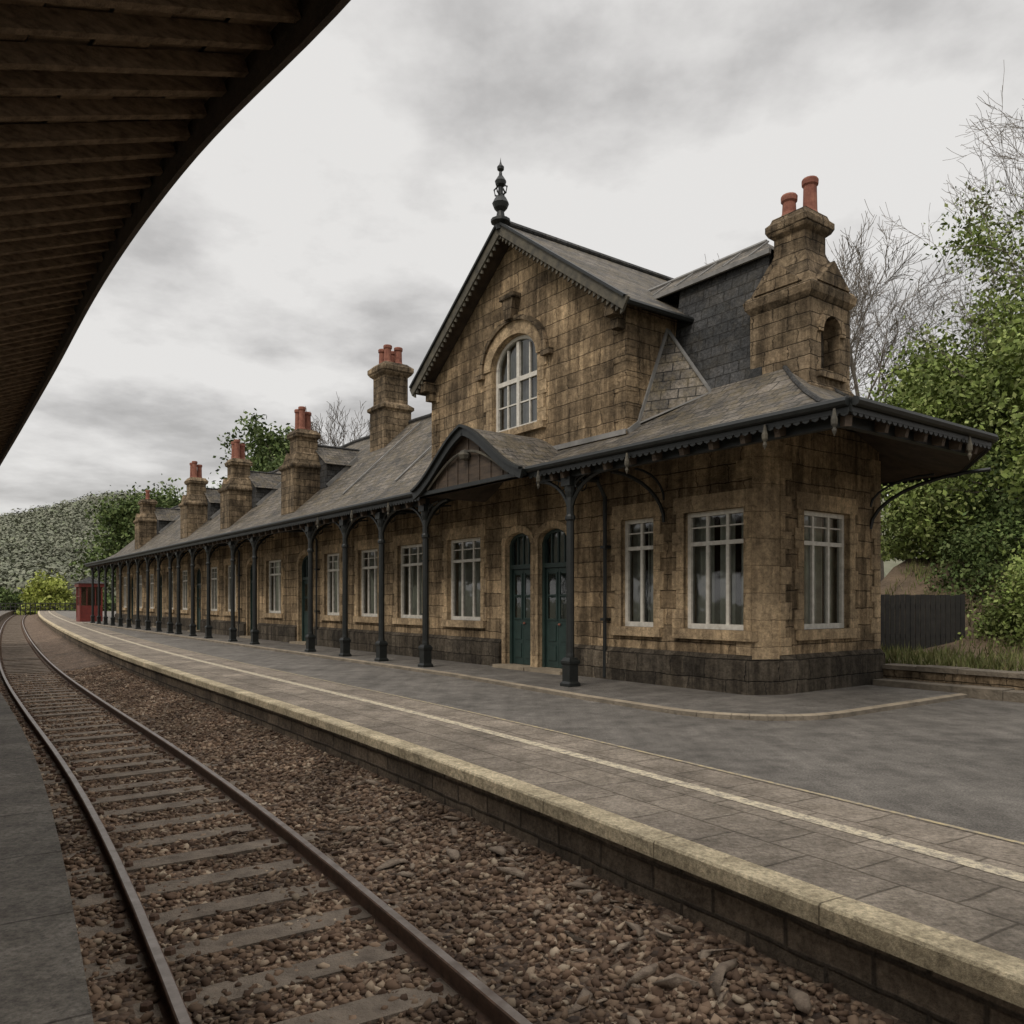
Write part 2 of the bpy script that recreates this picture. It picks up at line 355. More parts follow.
for c in (RR,RL):
    strip(b,[(c-.07,ZR-.155),(c-.065,ZR-.135),(c-.012,ZR-.12),(c-.012,ZR-.04),(c-.034,ZR-.025),(c-.034,ZR-.007),(c-.026,ZR)],'rust')
    strip(b,[(c-.026,ZR),(c+.026,ZR)],'railtop')
    strip(b,[(c+.026,ZR),(c+.034,ZR-.007),(c+.034,ZR-.025),(c+.012,ZR-.04),(c+.012,ZR-.12),(c+.065,ZR-.135),(c+.07,ZR-.155)],'rust')
b.make('rails',tk)
b=MB(); a=3
random.seed(3)
while a<arc[-1]-5 and a<190:
    x0,y0=at(a+random.uniform(-.02,.02),-.98-random.random()*.08);x1,y1=at(a+random.uniform(-.03,.03),PE+.03)
    zz=ZB+random.uniform(-.022,.0)
    b.beam((x0,y0,zz-.055),(x1,y1,zz-.055),.24,.13,'sleeper')
    for c in (RR,RL):
        for sgn in (-1,1):
            x,y=at(a,c+sgn*.11); b.lathe((x,y,zz),[(.04,0),(.035,.04),(.015,.05)],'rust',6)
    a+=.66
b.make('sleepers',tk)
ico=[]; ph=(1+5**.5)/2
for s1 in (-1,1):
    for s2 in (-1,1): ico+=[(0,s1,s2*ph),(s1,s2*ph,0),(s2*ph,0,s1)]
ico=np.array(ico)/1.9
from itertools import combinations
fc=[]
el=min(np.linalg.norm(ico[i]-ico[j]) for i,j in combinations(range(12),2))*1.01
for i,j,k in combinations(range(12),3):
    if np.linalg.norm(ico[i]-ico[j])<el and np.linalg.norm(ico[j]-ico[k])<el and np.linalg.norm(ico[i]-ico[k])<el:
        nn=np.cross(ico[j]-ico[i],ico[k]-ico[i]); fc.append((i,j,k) if nn@ico[i]>0 else (i,k,j))
fc=np.array(fc)
def stones(name,n,size,mat,aa,dd,parent,zlo,zhi,stretch=None):
    x,y=at(aa,dd); z0=bedz(dd)
    sc=size*(.5+rng.random((n,1,1))**1.5*.9)
    V=ico[None]*sc*(1+.32*rng.normal(size=(n,12,1)))
    st=np.stack([1+.5*rng.random(n),.8+.3*rng.random(n),.5+.35*rng.random(n)],1)
    if stretch: st[:,0]*=stretch
    V=V*st[:,None,:]
    if stretch: V[...,1]+=V[...,0]**2*rng.normal(size=(n,1))*4
    th=rng.random(n)*6.283; tl=rng.normal(size=n)*(.35 if not stretch else .12)
    c,s_=np.cos(tl)[:,None],np.sin(tl)[:,None]; X,Y,Z=V[...,0],V[...,1],V[...,2]
    X,Z=X*c-Z*s_,X*s_+Z*c
    c,s_=np.cos(th)[:,None],np.sin(th)[:,None]; X,Y=X*c-Y*s_,X*s_+Y*c
    V=np.stack([X+x[:,None],Y+y[:,None],Z+(z0+zlo+(zhi-zlo)*rng.random(n))[:,None]],2).reshape(-1,3)
    F=(fc[None]+12*np.arange(n)[:,None,None]).reshape(-1,3)
    return fastmesh(name,V,F,mat,parent)
a0=np.interp(2.0,pts[:,1],arc)
n=64000; aa=a0-1.5+rng.random(n)**1.7*30; dd=PE+rng.random(n)*(-PE+.03)
ph_=((aa-3)/.66)%1; ons=((ph_<.17)|(ph_>.83))&(dd<-.98)
keep=~(ons&(rng.random(n)<.74))&(np.abs(dd-RR)>.06)&(np.abs(dd-RL)>.06)
aa=aa[keep];dd=dd[keep]
stones('ballast_stones',len(aa),.025,'stones',aa,dd,tk,-.012,.016)
n=120; aa=a0+rng.random(n)**1.3*9; dd=-.1-rng.random(n)**1.2*.85
stones('pale_stone_fragments',n,.032,'pale',aa,dd,tk,.01,.03,stretch=2.2)
n=22; aa=a0+.2+rng.random(n)*5; dd=-.12-rng.random(n)*.6
stones('pale_root_pieces',n,.036,'pale',aa,dd,tk,.015,.03,stretch=3.4)
# ------------------------------------------------------------------ station building
ang=math.atan2(-.804,.595)
sb=empty('station_building',(3.87,12.9,0),ang)
F_=lambda u,v,w:(u,w,v)
E_=lambda u,v,w:(.2-w,u,v)
XL=-52
def rect(u0,u1,v0,v1): return [(u0,v0),(u1,v0),(u1,v1),(u0,v1)]
wins=[(.15,1.43),(2.14,2.99),(7.75,9.25),(10.5,11.9),(13.1,14.4),(15.75,16.95),(20.9,22.5),(26.2,27.6),(28.8,30.2),(33.8,35.2),(36.6,38),(41,42.4),(44,45.4),(48.5,50)]
doors=[(4.55,5.55),(5.8,6.75),(18,19.2),(23.5,24.7),(31.4,32.6),(39,40),(46.4,47.6)]
WZ=(1.1,3.12)
holes=[rect(-s1,-s0,*WZ) for s0,s1 in wins]
def archdoor(x0,x1,z0,zs):
    r=(x1-x0)/2; c=(x0+x1)/2
    return [(x0,z0),(x1,z0)]+[(c+r*math.cos(t),zs+r*.55*math.sin(t)) for t in np.linspace(0,math.pi,9)]
dh=[archdoor(-s1,-s0,.12,2.85) for s0,s1 in doors]
b=MB()
outer=[(XL,0),(-.001,0),(-.001,4.72),(XL,4.72)]
b.wall(outer,holes+dh,F_,.24,'stone','ashlar')
eh=rect(1.1,2.5,*WZ)
b.wall([(.45,0),(3.5,0),(3.5,4.6),(.45,4.6)],[eh],E_,.24,'stone','ashlar')
b.face([(0,0,0),(.2,.45,0),(.2,.45,4.6),(0,0,4.6)],'ashlar')
b.face([(.2,3.5,0),(-4,3.5,0),(-4,3.5,4.3),(.2,3.5,4.3)],'stone')
b.face([(-4,3.5,0),(-4,7,0),(-4,7,4.4),(-4,3.5,4.4)],'stone')
b.face([(-4,7,0),(XL,7,0),(XL,7,4.8),(-4,7,4.8)],'stone')
b.face([(XL,0,0),(XL,7,0),(XL,7,4.8),(XL,3.5,7.95),(XL,0,4.72)],'stone')
gx=-6.42; hw=3.58; GB=5.6
def archpts(c,r,zs,rise,n=13): return [(c+r*math.cos(t),zs+rise*math.sin(t)) for t in np.linspace(0,math.pi,n)]
gwin=[(gx-.85,5.45),(gx+.85,5.45)]+archpts(gx,.85,6.95,.62)
b.wall([(gx-hw,4.72),(gx+hw,4.72),(gx+hw,7.2),(gx,9.78),(gx-hw,7.2)],[gwin],F_,.26,'stone','ashlar')
b.face([(gx+hw,0,4.5),(gx+hw,GB,4.5),(gx+hw,GB,7.2),(gx+hw,0,7.2)],'stone')
b.face([(gx-hw,0,4.5),(gx-hw,GB,4.5),(gx-hw,GB,7.2),(gx-hw,0,7.2)],'stone')
b.face([(gx-hw,GB,4.3),(gx+hw,GB,4.3),(gx+hw,GB,7.2),(gx,GB,9.78),(gx-hw,GB,7.2)],'stone')
b.make('masonry_walls',sb)
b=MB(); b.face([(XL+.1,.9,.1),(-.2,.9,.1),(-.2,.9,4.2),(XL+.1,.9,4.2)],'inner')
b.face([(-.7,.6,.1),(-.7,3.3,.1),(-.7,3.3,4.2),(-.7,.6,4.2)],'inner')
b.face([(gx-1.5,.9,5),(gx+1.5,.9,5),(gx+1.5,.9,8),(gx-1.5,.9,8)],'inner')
b.make('room_shade_backing',sb)  # added sheets behind the windows, room darkness put into their colour
b=MB()
segs=[]; cur=XL
for s0,s1 in sorted(doors,reverse=True):
    segs.append((cur,-s1-.14)); cur=-s0+.14
segs.append((cur,-.0))
for x0,x1 in segs:
    if x1-x0<.05: continue
    x1b=x1-.001 if x1==0 else x1
    b.prism([(x0,0,0),(x0,-.1,0),(x0,-.1,.6),(x0,0,.7)],(x1b-x0,0,0),'stone_d')
b.prism([(0,0,0),(-.02,-.1,0),(.3,.42,0),(.2,.45,0)],(0,0,.64),'stone_d')
b.prism([(.2,.45,0),(.3,.43,0),(.3,.43,.6),(.2,.45,.7)],(0,3.1,0),'stone_d')
b.make('plinth',sb)
b=MB()
def surround(fr,u0,u1,v0,v1):
    b.box(u0-.2,u1+.2,v0-.17,v0,-.08,.2,'ashlar',fr)
    b.box(u0-.22,u1+.22,v1,v1+.28,-.03,.05,'ashlar',fr)
    k=0;z=v0
    while z<v1-.01:
        z1=min(z+.34,v1); w=.16 if k%2 else .25
        b.box(u0-w,u0,z+.003,z1-.003,-.022,.05,'ashlar',fr); b.box(u1,min(u1+w,-.004) if fr is F_ else u1+w,z+.003,z1-.003,-.022,.05,'ashlar',fr)
        z=z1;k+=1
for s0,s1 in wins: surround(F_,-s1,-s0,*WZ)
surround(E_,1.1,2.5,*WZ)
for s0,s1 in doors:
    x0,x1=-s1,-s0
    c=(x0+x1)/2;r=(x1-x0)/2
    po=[(c+(r+.14)*math.cos(t),2.85+(r*.55+.16)*math.sin(t)) for t in np.linspace(0,math.pi,13)]
    pi_=[(c+r*math.cos(t),2.85+(r*.55)*math.sin(t)) for t in np.linspace(0,math.pi,13)]
    for i in range(12):
        b.prism([F_(*po[i],-.03),F_(*po[i+1],-.03),F_(*pi_[i+1],-.03),F_(*pi_[i],-.03)],(0,.05,0),'ashlar')
    b.box(x1,x1+(.13 if s0!=5.8 else .115),.1,2.85,-.02,.04,'ashlar',F_)
    b.box(x0-.13 if s0!=4.55 else x0-.115,x0,.1,2.85,-.022,.04,'ashlar',F_)
    b.box(x0-.1,x1+.1,0,.14,-.3,.2,'kerb',F_)
k=0; z=.7
while z<4.1:
    b.box(.452,.45+(.13 if k%2 else .3),z,z+.28,-.02,.03,'ashlar',E_)
    b.box(3.5-(.3 if k%2 else .2),3.515,z,z+.28,-.02,.03,'ashlar',E_)
    if z>3.4 or z<.85: b.box(-(.13 if k%2 else .3),-.002,z,z+.28,-.02,.03,'ashlar',F_)
    z+=.29;k+=1
po=archpts(gx,1.14,6.95,.92,17); pi_=archpts(gx,.86,6.95,.63,17)
for i in range(16): b.prism([F_(*po[i],-.06),F_(*po[i+1],-.06),F_(*pi_[i+1],-.06),F_(*pi_[i],-.06)],(0,.08,0),'ashlar')
po2=archpts(gx,1.25,6.95,1.02,17)
for i in range(16): b.prism([F_(*po2[i],-.12),F_(*po2[i+1],-.12),F_(*po[i+1],-.12),F_(*po[i],-.12)],(0,.14,0),'chim')
for sg in (-1,1):
    b.box(gx+sg*1.25-.14,gx+sg*1.25+.14,6.82,6.95,-.13,.02,'chim',F_)
    z=5.45;k=0
    while z<6.9:
        w=.22 if k%2 else .32; x=gx+sg*.86
        b.box(min(x,x+sg*w),max(x,x+sg*w),z,min(z+.29,6.94),-.025,.04,'ashlar',F_); z+=.3;k+=1
b.box(gx-1.15,gx+1.15,5.3,5.45,-.1,.2,'ashlar',F_)
b.prism([F_(gx-.12,7.9,-.2),F_(gx+.12,7.9,-.2),F_(gx+.2,8.35,-.2),F_(gx-.2,8.35,-.2)],(0,.22,0),'chim')
b.box(gx-.26,gx+.26,8.35,8.45,-.24,.02,'chim',F_)
z=4.75;k=0
while z<7.1:
    w=.34 if k%2 else .2
    for x in (gx-hw,gx+hw-w): b.box(x-.012,x+w+.012,z,z+.27,-.02,.03,'stone',F_)
    b.box(gx+hw-.02,gx+hw+.014,.031,.5-w*.6,z,z+.27,'stone'); z+=.28;k+=1
b.make('stone_dressings',sb)
fr_=MB(); gl_=MB(); cu=MB(); dr=MB()
def sash(fr,u0,u1,v0,v1,cols=3,mat='white',inset=.14):
    t=.075
    fr_.box(u0,u0+t,v0,v1,inset-.04,inset+.05,mat,fr); fr_.box(u1-t,u1,v0,v1,inset-.04,inset+.05,mat,fr)
    fr_.box(u0+t,u1-t,v0,v0+.09,inset-.05,inset+.05,mat,fr); fr_.box(u0+t,u1-t,v1-t,v1,inset-.04,inset+.05,mat,fr)
    vt=v0+(v1-v0)*.73
    fr_.box(u0+t,u1-t,vt-.035,vt+.035,inset-.035,inset+.04,mat,fr)
    for k in range(1,cols):
        u=u0+(u1-u0)*k/cols
        fr_.box(u-.03,u+.03,v0+.09,vt-.035,inset-.03,inset+.04,mat,fr); fr_.box(u-.028,u+.028,vt+.035,v1-t,inset-.028,inset+.04,mat,fr)
    vm=v1-(v1-vt)*.48
    for k in range(cols):
        a=u0+(u1-u0)*k/cols+.032;c=u0+(u1-u0)*(k+1)/cols-.032
        if k==0:a=u0+t
        if k==cols-1:c=u1-t
        fr_.box(a,c,vm-.012,vm+.012,inset-.015,inset+.03,mat,fr)
    gl_.face([fr(u0,v0,inset+.012),fr(u1,v0,inset+.012),fr(u1,v1,inset+.012),fr(u0,v1,inset+.012)],'glass')
def curtain(fr,u0,u1,v0,v1,w=.32):
    nn=int((u1-u0)/.025); ph0=random.random()*6
    gaps=[(random.uniform(.25,.75),random.uniform(.02,.045)) for _ in range(2)]
    for i in range(nn):
        ua=u0+(u1-u0)*i/nn; ub=u0+(u1-u0)*(i+1)/nn
        if any(abs((i/nn)-g)<gw for g,gw in gaps): continue
        wa=w+.03*math.sin(ua*42+ph0)+.01*math.sin(ua*17); wb=w+.03*math.sin(ub*42+ph0)+.01*math.sin(ub*17)
        cu.face([fr(ua,v0,wa),fr(ub,v0,wb),fr(ub,v1,wb),fr(ua,v1,wa)],'curtain')
for s0,s1 in wins:
    sash(F_,-s1,-s0,*WZ,cols=3 if s1-s0>1 else 2); curtain(F_,-s1-.1,-s0+.1,1.0,3.3)
sash(E_,1.1,2.5,*WZ); curtain(E_,1.0,2.6,1.0,3.3)
for sg in (-1,0,1):
    fr_.box(gx+sg*.82-.05,gx+sg*.82+.05,5.45,7.45 if sg==0 else 7.0,.1,.2,'white',F_)
fr_.box(gx-.8,gx+.8,6.55,6.65,.105,.19,'white',F_); fr_.box(gx-.8,gx+.8,5.45,5.55,.105,.21,'white',F_)
for sg in (-.41,.41): fr_.box(gx+sg-.02,gx+sg+.02,5.5,7.35,.12,.18,'white',F_)
fr_.box(gx-.8,gx+.8,6.05,6.08,.125,.175,'white',F_)
po=archpts(gx,.86,6.95,.63,15); pi_=archpts(gx,.77,6.95,.54,15)
for i in range(14): fr_.prism([F_(*po[i],.1),F_(*po[i+1],.1),F_(*pi_[i+1],.1),F_(*pi_[i],.1)],(0,.1,0),'white')
gl_.face([F_(gx-.85,5.45,.155),F_(gx+.85,5.45,.155),F_(gx+.85,7.6,.155),F_(gx-.85,7.6,.155)],'glass')
curtain(F_,gx-.95,gx+.95,5.3,7.6)
for s0,s1 in doors:
    x0,x1=-s1,-s0; c=(x0+x1)/2; r=(x1-x0)/2
    y0=.16
    dr.box(x0,x0+.08,.14,2.85,y0-.05,y0+.06,'green',F_); dr.box(x1-.08,x1,.14,2.85,y0-.05,y0+.06,'green',F_)
    dr.box(x0+.08,x1-.08,2.3,2.4,y0-.05,y0+.05,'green',F_)
    for (a,d) in ((x0+.09,c-.004),(c+.004,x1-.09)):
        dr.box(a,d,.15,2.29,y0+.0,y0+.05,'green',F_)
        for (z0,z1) in ((.3,.62),(.72,1.05)):
            dr.box(a+.07,d-.07,z0,z1,y0-.018,y0,'green',F_)
        for q in (0,1):
            gl_.face([F_(a+.07,1.2+q*.52,y0-.006),F_(d-.07,1.2+q*.52,y0-.006),F_(d-.07,1.65+q*.52,y0-.006),F_(a+.07,1.65+q*.52,y0-.006)],'glass')
            dr.box(a+.065,d-.065,1.16+q*.52,1.2+q*.52,y0-.02,y0,'green',F_); dr.box(a+.03,a+.07,1.16+q*.52,1.68+q*.52,y0-.02,y0,'green',F_); dr.box(d-.07,d-.03,1.16+q*.52,1.68+q*.52,y0-.02,y0,'green',F_)
    dr.lathe(F_(c+.08,1.08,y0-.05),[(0,-.03),(.03,-.015),(.03,.015),(0,.03)],'pot',8)
    po=archpts(c,r,2.85,r*.55,11); pi_=archpts(c,r-.07,2.85,r*.55-.07,11)
    for i in range(10): dr.prism([F_(*po[i],y0-.04),F_(*po[i+1],y0-.04),F_(*pi_[i+1],y0-.04),F_(*pi_[i],y0-.04)],(0,.09,0),'green')
    for t in (-.33,0,.33): dr.box(c+t*r*1.3-.02,c+t*r*1.3+.02,2.4,3.05,y0-.02,y0+.03,'green',F_)
    gl_.face([F_(x0,2.4,y0+.02),F_(x1,2.4,y0+.02),F_(x1,3.2,y0+.02),F_(x0,3.2,y0+.02)],'glass')
    cu.face([F_(x0-.1,2.35,y0+.2),F_(x1+.1,2.35,y0+.2),F_(x1+.1,3.2,y0+.2),F_(x0-.1,3.2,y0+.2)],'curtain')
fr_.make('window_frames',sb); gl_.make('window_glass',sb); cu.make('curtains',sb); dr.make('doors',sb)
# ---------------- roofs
prof=[(0,4.0),(.6,4.16),(1.15,4.4),(1.75,4.74),(2.35,5.14),(2.95,5.6)]
def hz(e): return float(np.interp(e,[p[0] for p in prof],[p[1] for p in prof]))
rf=MB(); sf=MB()
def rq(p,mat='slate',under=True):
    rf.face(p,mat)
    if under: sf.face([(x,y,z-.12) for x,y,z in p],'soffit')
X1=gx-hw; X2=gx+hw
NX=40
def wob(x): return .012*math.sin(x*1.3)+.01*math.sin(x*2.9+1)
for (e0,z0),(e1,z1) in zip(prof[:3],prof[1:4]):
    for i in range(NX):
        xa=XL-.6+(X2-XL+.6)*i/NX; xb=XL-.6+(X2-XL+.6)*(i+1)/NX
        k0=0 if e0==0 else 1; k1=0 if e1>1.7 else 1
        rq([(xa,-1.75+e0,z0+k0*wob(xa)),(xb,-1.75+e0,z0+k0*wob(xb)),(xb,-1.75+e1,z1+k1*wob(xb)),(xa,-1.75+e1,z1+k1*wob(xa))])
nseg=42
random.seed(5)
rz=[8+random.uniform(-.03,.03) for _ in range(nseg+1)]; mz=[6.33+random.uniform(-.04,.03) for _ in range(nseg+1)]
for i in range(nseg):
    xa=XL-.3+(X1-XL+.3)*i/nseg; xb=XL-.3+(X1-XL+.3)*(i+1)/nseg
    rq([(xa,0,4.74),(xb,0,4.74),(xb,1.75,mz[i+1]),(xa,1.75,mz[i])],under=False)
    rq([(xa,1.75,mz[i]),(xb,1.75,mz[i+1]),(xb,3.5,rz[i+1]),(xa,3.5,rz[i])],under=False)
    rq([(xa,7.4,4.5),(xb,7.4,4.5),(xb,3.5,rz[i+1]),(xa,3.5,rz[i])],under=False)
    rf.tube([(xa,3.5,rz[i]+.03),(xb,3.5,rz[i+1]+.03)],.08,'slate_d',6)
# low roof over the rear of the wing
rf.face([(X1,GB,5.6),(-4,GB,5.6),(-4,7.4,4.4),(X1,7.4,4.4)],'slate')
def ring(e): return [(X2,-1.75+e),(2.73-e,-1.75+e),(2.73-e,2.0-.06*e),(1.2-.85*e,4.4-.68*e),(-4.2,4.4-.9*e)]
for (e0,z0),(e1,z1) in zip(prof[:-1],prof[1:]):
    A=ring(e0);B=ring(e1)
    for k in range(4): rq([(*A[k],z0),(*A[k+1],z0),(*B[k+1],z1),(*B[k],z1)])
for k in (1,2,3):
    rf.tube([(*ring(e)[k],z+.015) for e,z in prof],.04,'slate_d',6)
C5=ring(2.95)
for k in range(4): rf.face([(*C5[k],5.6),(*C5[k+1],5.6),(-1.6,1.75,5.9)],'slate')
me_=-.75
rf.face([(X2,1.1,5.2),(me_+.1,1.1,5.2),(me_,1.5,7.85),(X2,1.5,7.85)],'slate_d')
rf.face([(X2,2.75,5.2),(me_+.1,2.75,5.2),(me_,2.4,7.85),(X2,2.4,7.85)],'slate_d')
rf.face([(me_+.1,1.1,5.2),(me_+.1,2.75,5.2),(me_,2.4,7.85),(me_,1.5,7.85)],'slate_d')
rf.face([(-6,1.38,7.86),(me_+.1,1.38,7.86),(me_-.4,1.98,8.3),(-6,1.98,8.3)],'slate')
rf.face([(-6,2.5,7.86),(me_+.1,2.5,7.86),(me_-.4,1.98,8.3),(-6,1.98,8.3)],'slate')
rf.face([(me_+.1,1.38,7.86),(me_+.1,2.5,7.86),(me_-.4,1.98,8.3)],'slate')
rf.box(-6,me_+.1,1.35,1.41,7.78,7.865,'lead')
rf.tube([(-6,1.98,8.32),(me_-.4,1.98,8.32)],.045,'lead',6)
for k in range(7): rf.beam((-1.1-k*.6,1.4,7.89),(-1.1-k*.6,1.96,8.3),.035,.03,'lead')
def gz(dx): return 10.0-abs(dx)*.722
OV=-.38; GE=GB+.2
for sg in (-1,1):
    n_=8
    for k in range(n_):
        d0=3.95*k/n_;d1=3.95*(k+1)/n_
        f0=gz(d0)-(.04*math.sin(math.pi*d0/4)); f1=gz(d1)-(.04*math.sin(math.pi*d1/4))
        x0=gx+sg*d0;x1=gx+sg*d1
        rf.face([(x0,OV,f0),(x1,OV,f1),(x1,GE,f1),(x0,GE,f0)],'slate')
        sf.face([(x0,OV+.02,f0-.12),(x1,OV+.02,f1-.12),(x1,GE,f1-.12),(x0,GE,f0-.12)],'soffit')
    rf.tube([(gx+sg*3.98,OV,gz(3.95)-.07),(gx+sg*3.98,GE,gz(3.95)-.07)],.06,'iron',6)
rf.tube([(gx,OV,10.03),(gx,GE,10.03)],.08,'slate_d',6)
A=(X2+.01,1.12,6.95);B=(X2+.01,.3,4.98);C=(X2+1.15,1.05,5.46)
rf.face([A,B,C],'slate'); rf.beam(A,C,.08,.03,'lead'); rf.beam(B,C,.08,.03,'lead'); rf.beam(A,B,.05,.1,'lead')
rf.beam((X2+.03,.0,4.78),(X2+.03,.3,4.98),.06,.12,'lead')
rf.beam((X2,-.02,4.8),(X1,-.02,4.8),.05,.1,'lead')
for cs in (20.3,27.8,34.6,45.5):
    cx=-cs
    for sg in (-1,1):
        rf.face([(cx,.9,7.35),(cx,3.2,7.35),(cx+sg*1.35,3.2,6.5),(cx+sg*1.35,.9,6.5)],'slate')
        rf.face([(cx+sg*1.2,1.0,5.4),(cx+sg*1.2,2.4,6.6),(cx+sg*1.2,1.0,6.6)],'slate_d')
        rf.beam((cx+sg*1.24,1.02,5.72),(cx+sg*1.24,2.2,6.84),.05,.14,'lead')
    rf.face([(cx-1.2,1.0,5.5),(cx+1.2,1.0,5.5),(cx+1.2,1.0,6.6),(cx,1.0,7.3),(cx-1.2,1.0,6.6)],'slate_d')
    rf.tube([(cx,.85,7.37),(cx,3.1,7.37)],.05,'slate_d',6)
rf.beam((X1-.05,.1,4.85),(X1-.05,3.3,7.9),.12,.08,'lead')
for s in (12.6,16.2): rf.beam((-s,.3,5.06),(-s-.0,3.2,7.78),.08,.03,'lead')
rf.make('slate_roofs',sb)
pc=-5.6; pw=2.0
def pz(t): t=min(abs(t),1); return 4.0+1.12*(.5*(1-t)+.5*.5*(1+math.cos(math.pi*t)))
cn=MB()
K=24
for k in range(K):
    t0=-1+2*k/K;t1=-1+2*(k+1)/K
    P=[(pc+t0*pw,-1.92,pz(t0)),(pc+t1*pw,-1.92,pz(t1)),(pc+t1*pw,0.0,pz(t1)),(pc+t0*pw,0.0,pz(t0))]
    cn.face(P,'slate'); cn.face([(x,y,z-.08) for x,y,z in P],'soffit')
    cn.beam((pc+t0*pw,-1.92,pz(t0)-.08),(pc+t1*pw,-1.92,pz(t1)-.08),.06,.18,'iron')
    cn.beam((pc+t0*pw,-1.96,pz(t0)+.02),(pc+t1*pw,-1.96,pz(t1)+.02),.1,.05,'iron')
    cn.face([(pc+t0*pw,-1.78,3.98),(pc+t1*pw,-1.78,3.98),(pc+t1*pw,-1.78,pz(t1)-.05),(pc+t0*pw,-1.78,pz(t0)-.05)],'wood')
for i in range(9):
    x=pc-1.6+i*.4; cn.box(x-.02,x+.02,-1.8,-1.781,3.99,pz((x-pc)/pw)-.14,'wood')
cn.beam((pc-pw,-1.84,3.94),(pc+pw,-1.84,3.94),.06,.08,'iron')
for sg in (-1,1):
    cn.tube([(pc+sg*1.5*(1-t),-1.86,4.0+.62*math.sin(t*math.pi/2)) for t in np.linspace(0,1,8)],.03,'barge',5)
cn.lathe((pc,-1.86,4.55),[(0,-.12),(.1,-.08),(.14,0),(.1,.08),(0,.12)],'barge',8)
cn.make('canopy_porch_gable',sb)
fa=MB()
path=[[(XL-.6,3.9),(XL-.6,-1.75),(pc-pw,-1.75)],[(pc+pw,-1.75),(2.73,-1.75),(2.73,2.0),(1.2,4.4),(-4.2,4.4)]]
for P in path:
    for a_,b_ in zip(P[:-1],P[1:]):
        a3=Vector((*a_,3.95));b3=Vector((*b_,3.95)); d=(b3-a3).normalized(); o_=Vector((d.y,-d.x,0))
        fa.beam(a3,b3,.05,.15,'iron'); fa.tube([a3+o_*.06+Vector((0,0,.05)),b3+o_*.06+Vector((0,0,.05))],.06,'iron',8)
        L=(b3-a3).length;n_=int(L/.13)
        for i in range(n_):
            p=a3+d*((i+.5)*L/n_)
            fa.prism([p-d*.055+Vector((0,0,-.07)),p+d*.055+Vector((0,0,-.07)),p+d*.045+Vector((0,0,-.10)),p+Vector((0,0,-.12)),p-d*.045+Vector((0,0,-.10))],o_*.02,'iron')
fa.make('fascia_and_gutter',sb)
bb=MB()
for sg in (-1,1):
    a3=Vector((gx,OV-.02,9.88));b3=Vector((gx+sg*3.97,OV-.02,gz(3.97)-.1))
    bb.beam(a3,b3,.06,.24,'barge'); bb.beam(a3+Vector((0,-.03,.13)),b3+Vector((0,-.03,.13)),.1,.05,'iron')
    d=(b3-a3).normalized(); dn=Vector((0,1,0)).cross(d)
    if dn.z>0: dn=-dn
    L=(b3-a3).length;n_=32
    for i in range(n_):
        p=a3+d*((i+.7)*L/n_)+dn*.11
        bb.prism([p-d*.05,p+d*.05,p+d*.035+dn*.06,p+dn*.11,p-d*.035+dn*.06],(0,.04,0),'barge')
    x=gx+sg*(hw-.12)
    bb.box(x-.12,x+.12,-.36,-.022,6.97,7.2,'chim'); bb.box(x-.1,x+.1,-.22,-.022,6.75,6.97,'chim')
bb.make('bargeboards',sb)
b=MB()
b.lathe((gx,OV,9.85),[(.10,0),(.12,.1),(.22,.16),(.22,.22),(.1,.28),(.08,.4),(.15,.48),(.19,.58),(.13,.7),(.06,.78),(.05,.95),(.11,1.0),(.13,1.08),(.08,1.16),(.04,1.22),(.03,1.3),(.075,1.34),(.08,1.40),(.03,1.46),(.012,1.52),(0,1.62)],'iron',12)
for k in range(4):
    t=k*math.pi/2+.4; c_=Vector((gx,OV,9.85)); dv=Vector((math.cos(t),math.sin(t),0))
    b.tube([c_+Vector((0,0,.75)),c_+dv*.14+Vector((0,0,.8)),c_+dv*.17+Vector((0,0,.93)),c_+dv*.08+Vector((0,0,.98))],.02,'iron',5)
b.make('roof_finial',sb)
x=XL
while x<X2-.1:
    if not(pc-pw<x<pc+pw):
        for (e0,z0),(e1,z1) in zip(prof[:3],prof[1:4]): sf.beam((x,-1.7+e0,z0-.2),(x,-1.72+e1,z1-.2),.08,.13,'wood')
    x+=.59
x=X2+.1
def poly(P):
    for a_,b_ in zip(P[:-1],P[1:]): sf.beam(a_,b_,.08,.13,'wood')
while x<2.6:
    P=[(x,-1.75+e,hz(e)-.2) for e in (.05,.6,1.15,1.75) if e<=2.73-x+.05]
    if len(P)>1: poly(P)
    x+=.55
y=-1.3
while y<1.9:
    P=[(2.73-e,y,hz(e)-.2) for e in (.05,.6,1.15,1.75,2.35) if e<=y+1.75+.05]
    if len(P)>1: poly(P)
    y+=.5
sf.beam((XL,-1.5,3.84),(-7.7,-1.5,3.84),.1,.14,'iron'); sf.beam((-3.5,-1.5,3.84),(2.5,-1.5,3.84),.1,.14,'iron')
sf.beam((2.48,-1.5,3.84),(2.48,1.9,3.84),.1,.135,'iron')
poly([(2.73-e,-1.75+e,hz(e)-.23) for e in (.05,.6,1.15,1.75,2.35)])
sf.make('canopy_soffit',sb)
cs=[2.74,7.8,9.97,12.1,14.5,19.4,21.8,24.9,27.2,29.5,31.0,33.2,35.5,37.8,40.1,42.4,44.7,47,49.3,51.6]
b=MB()
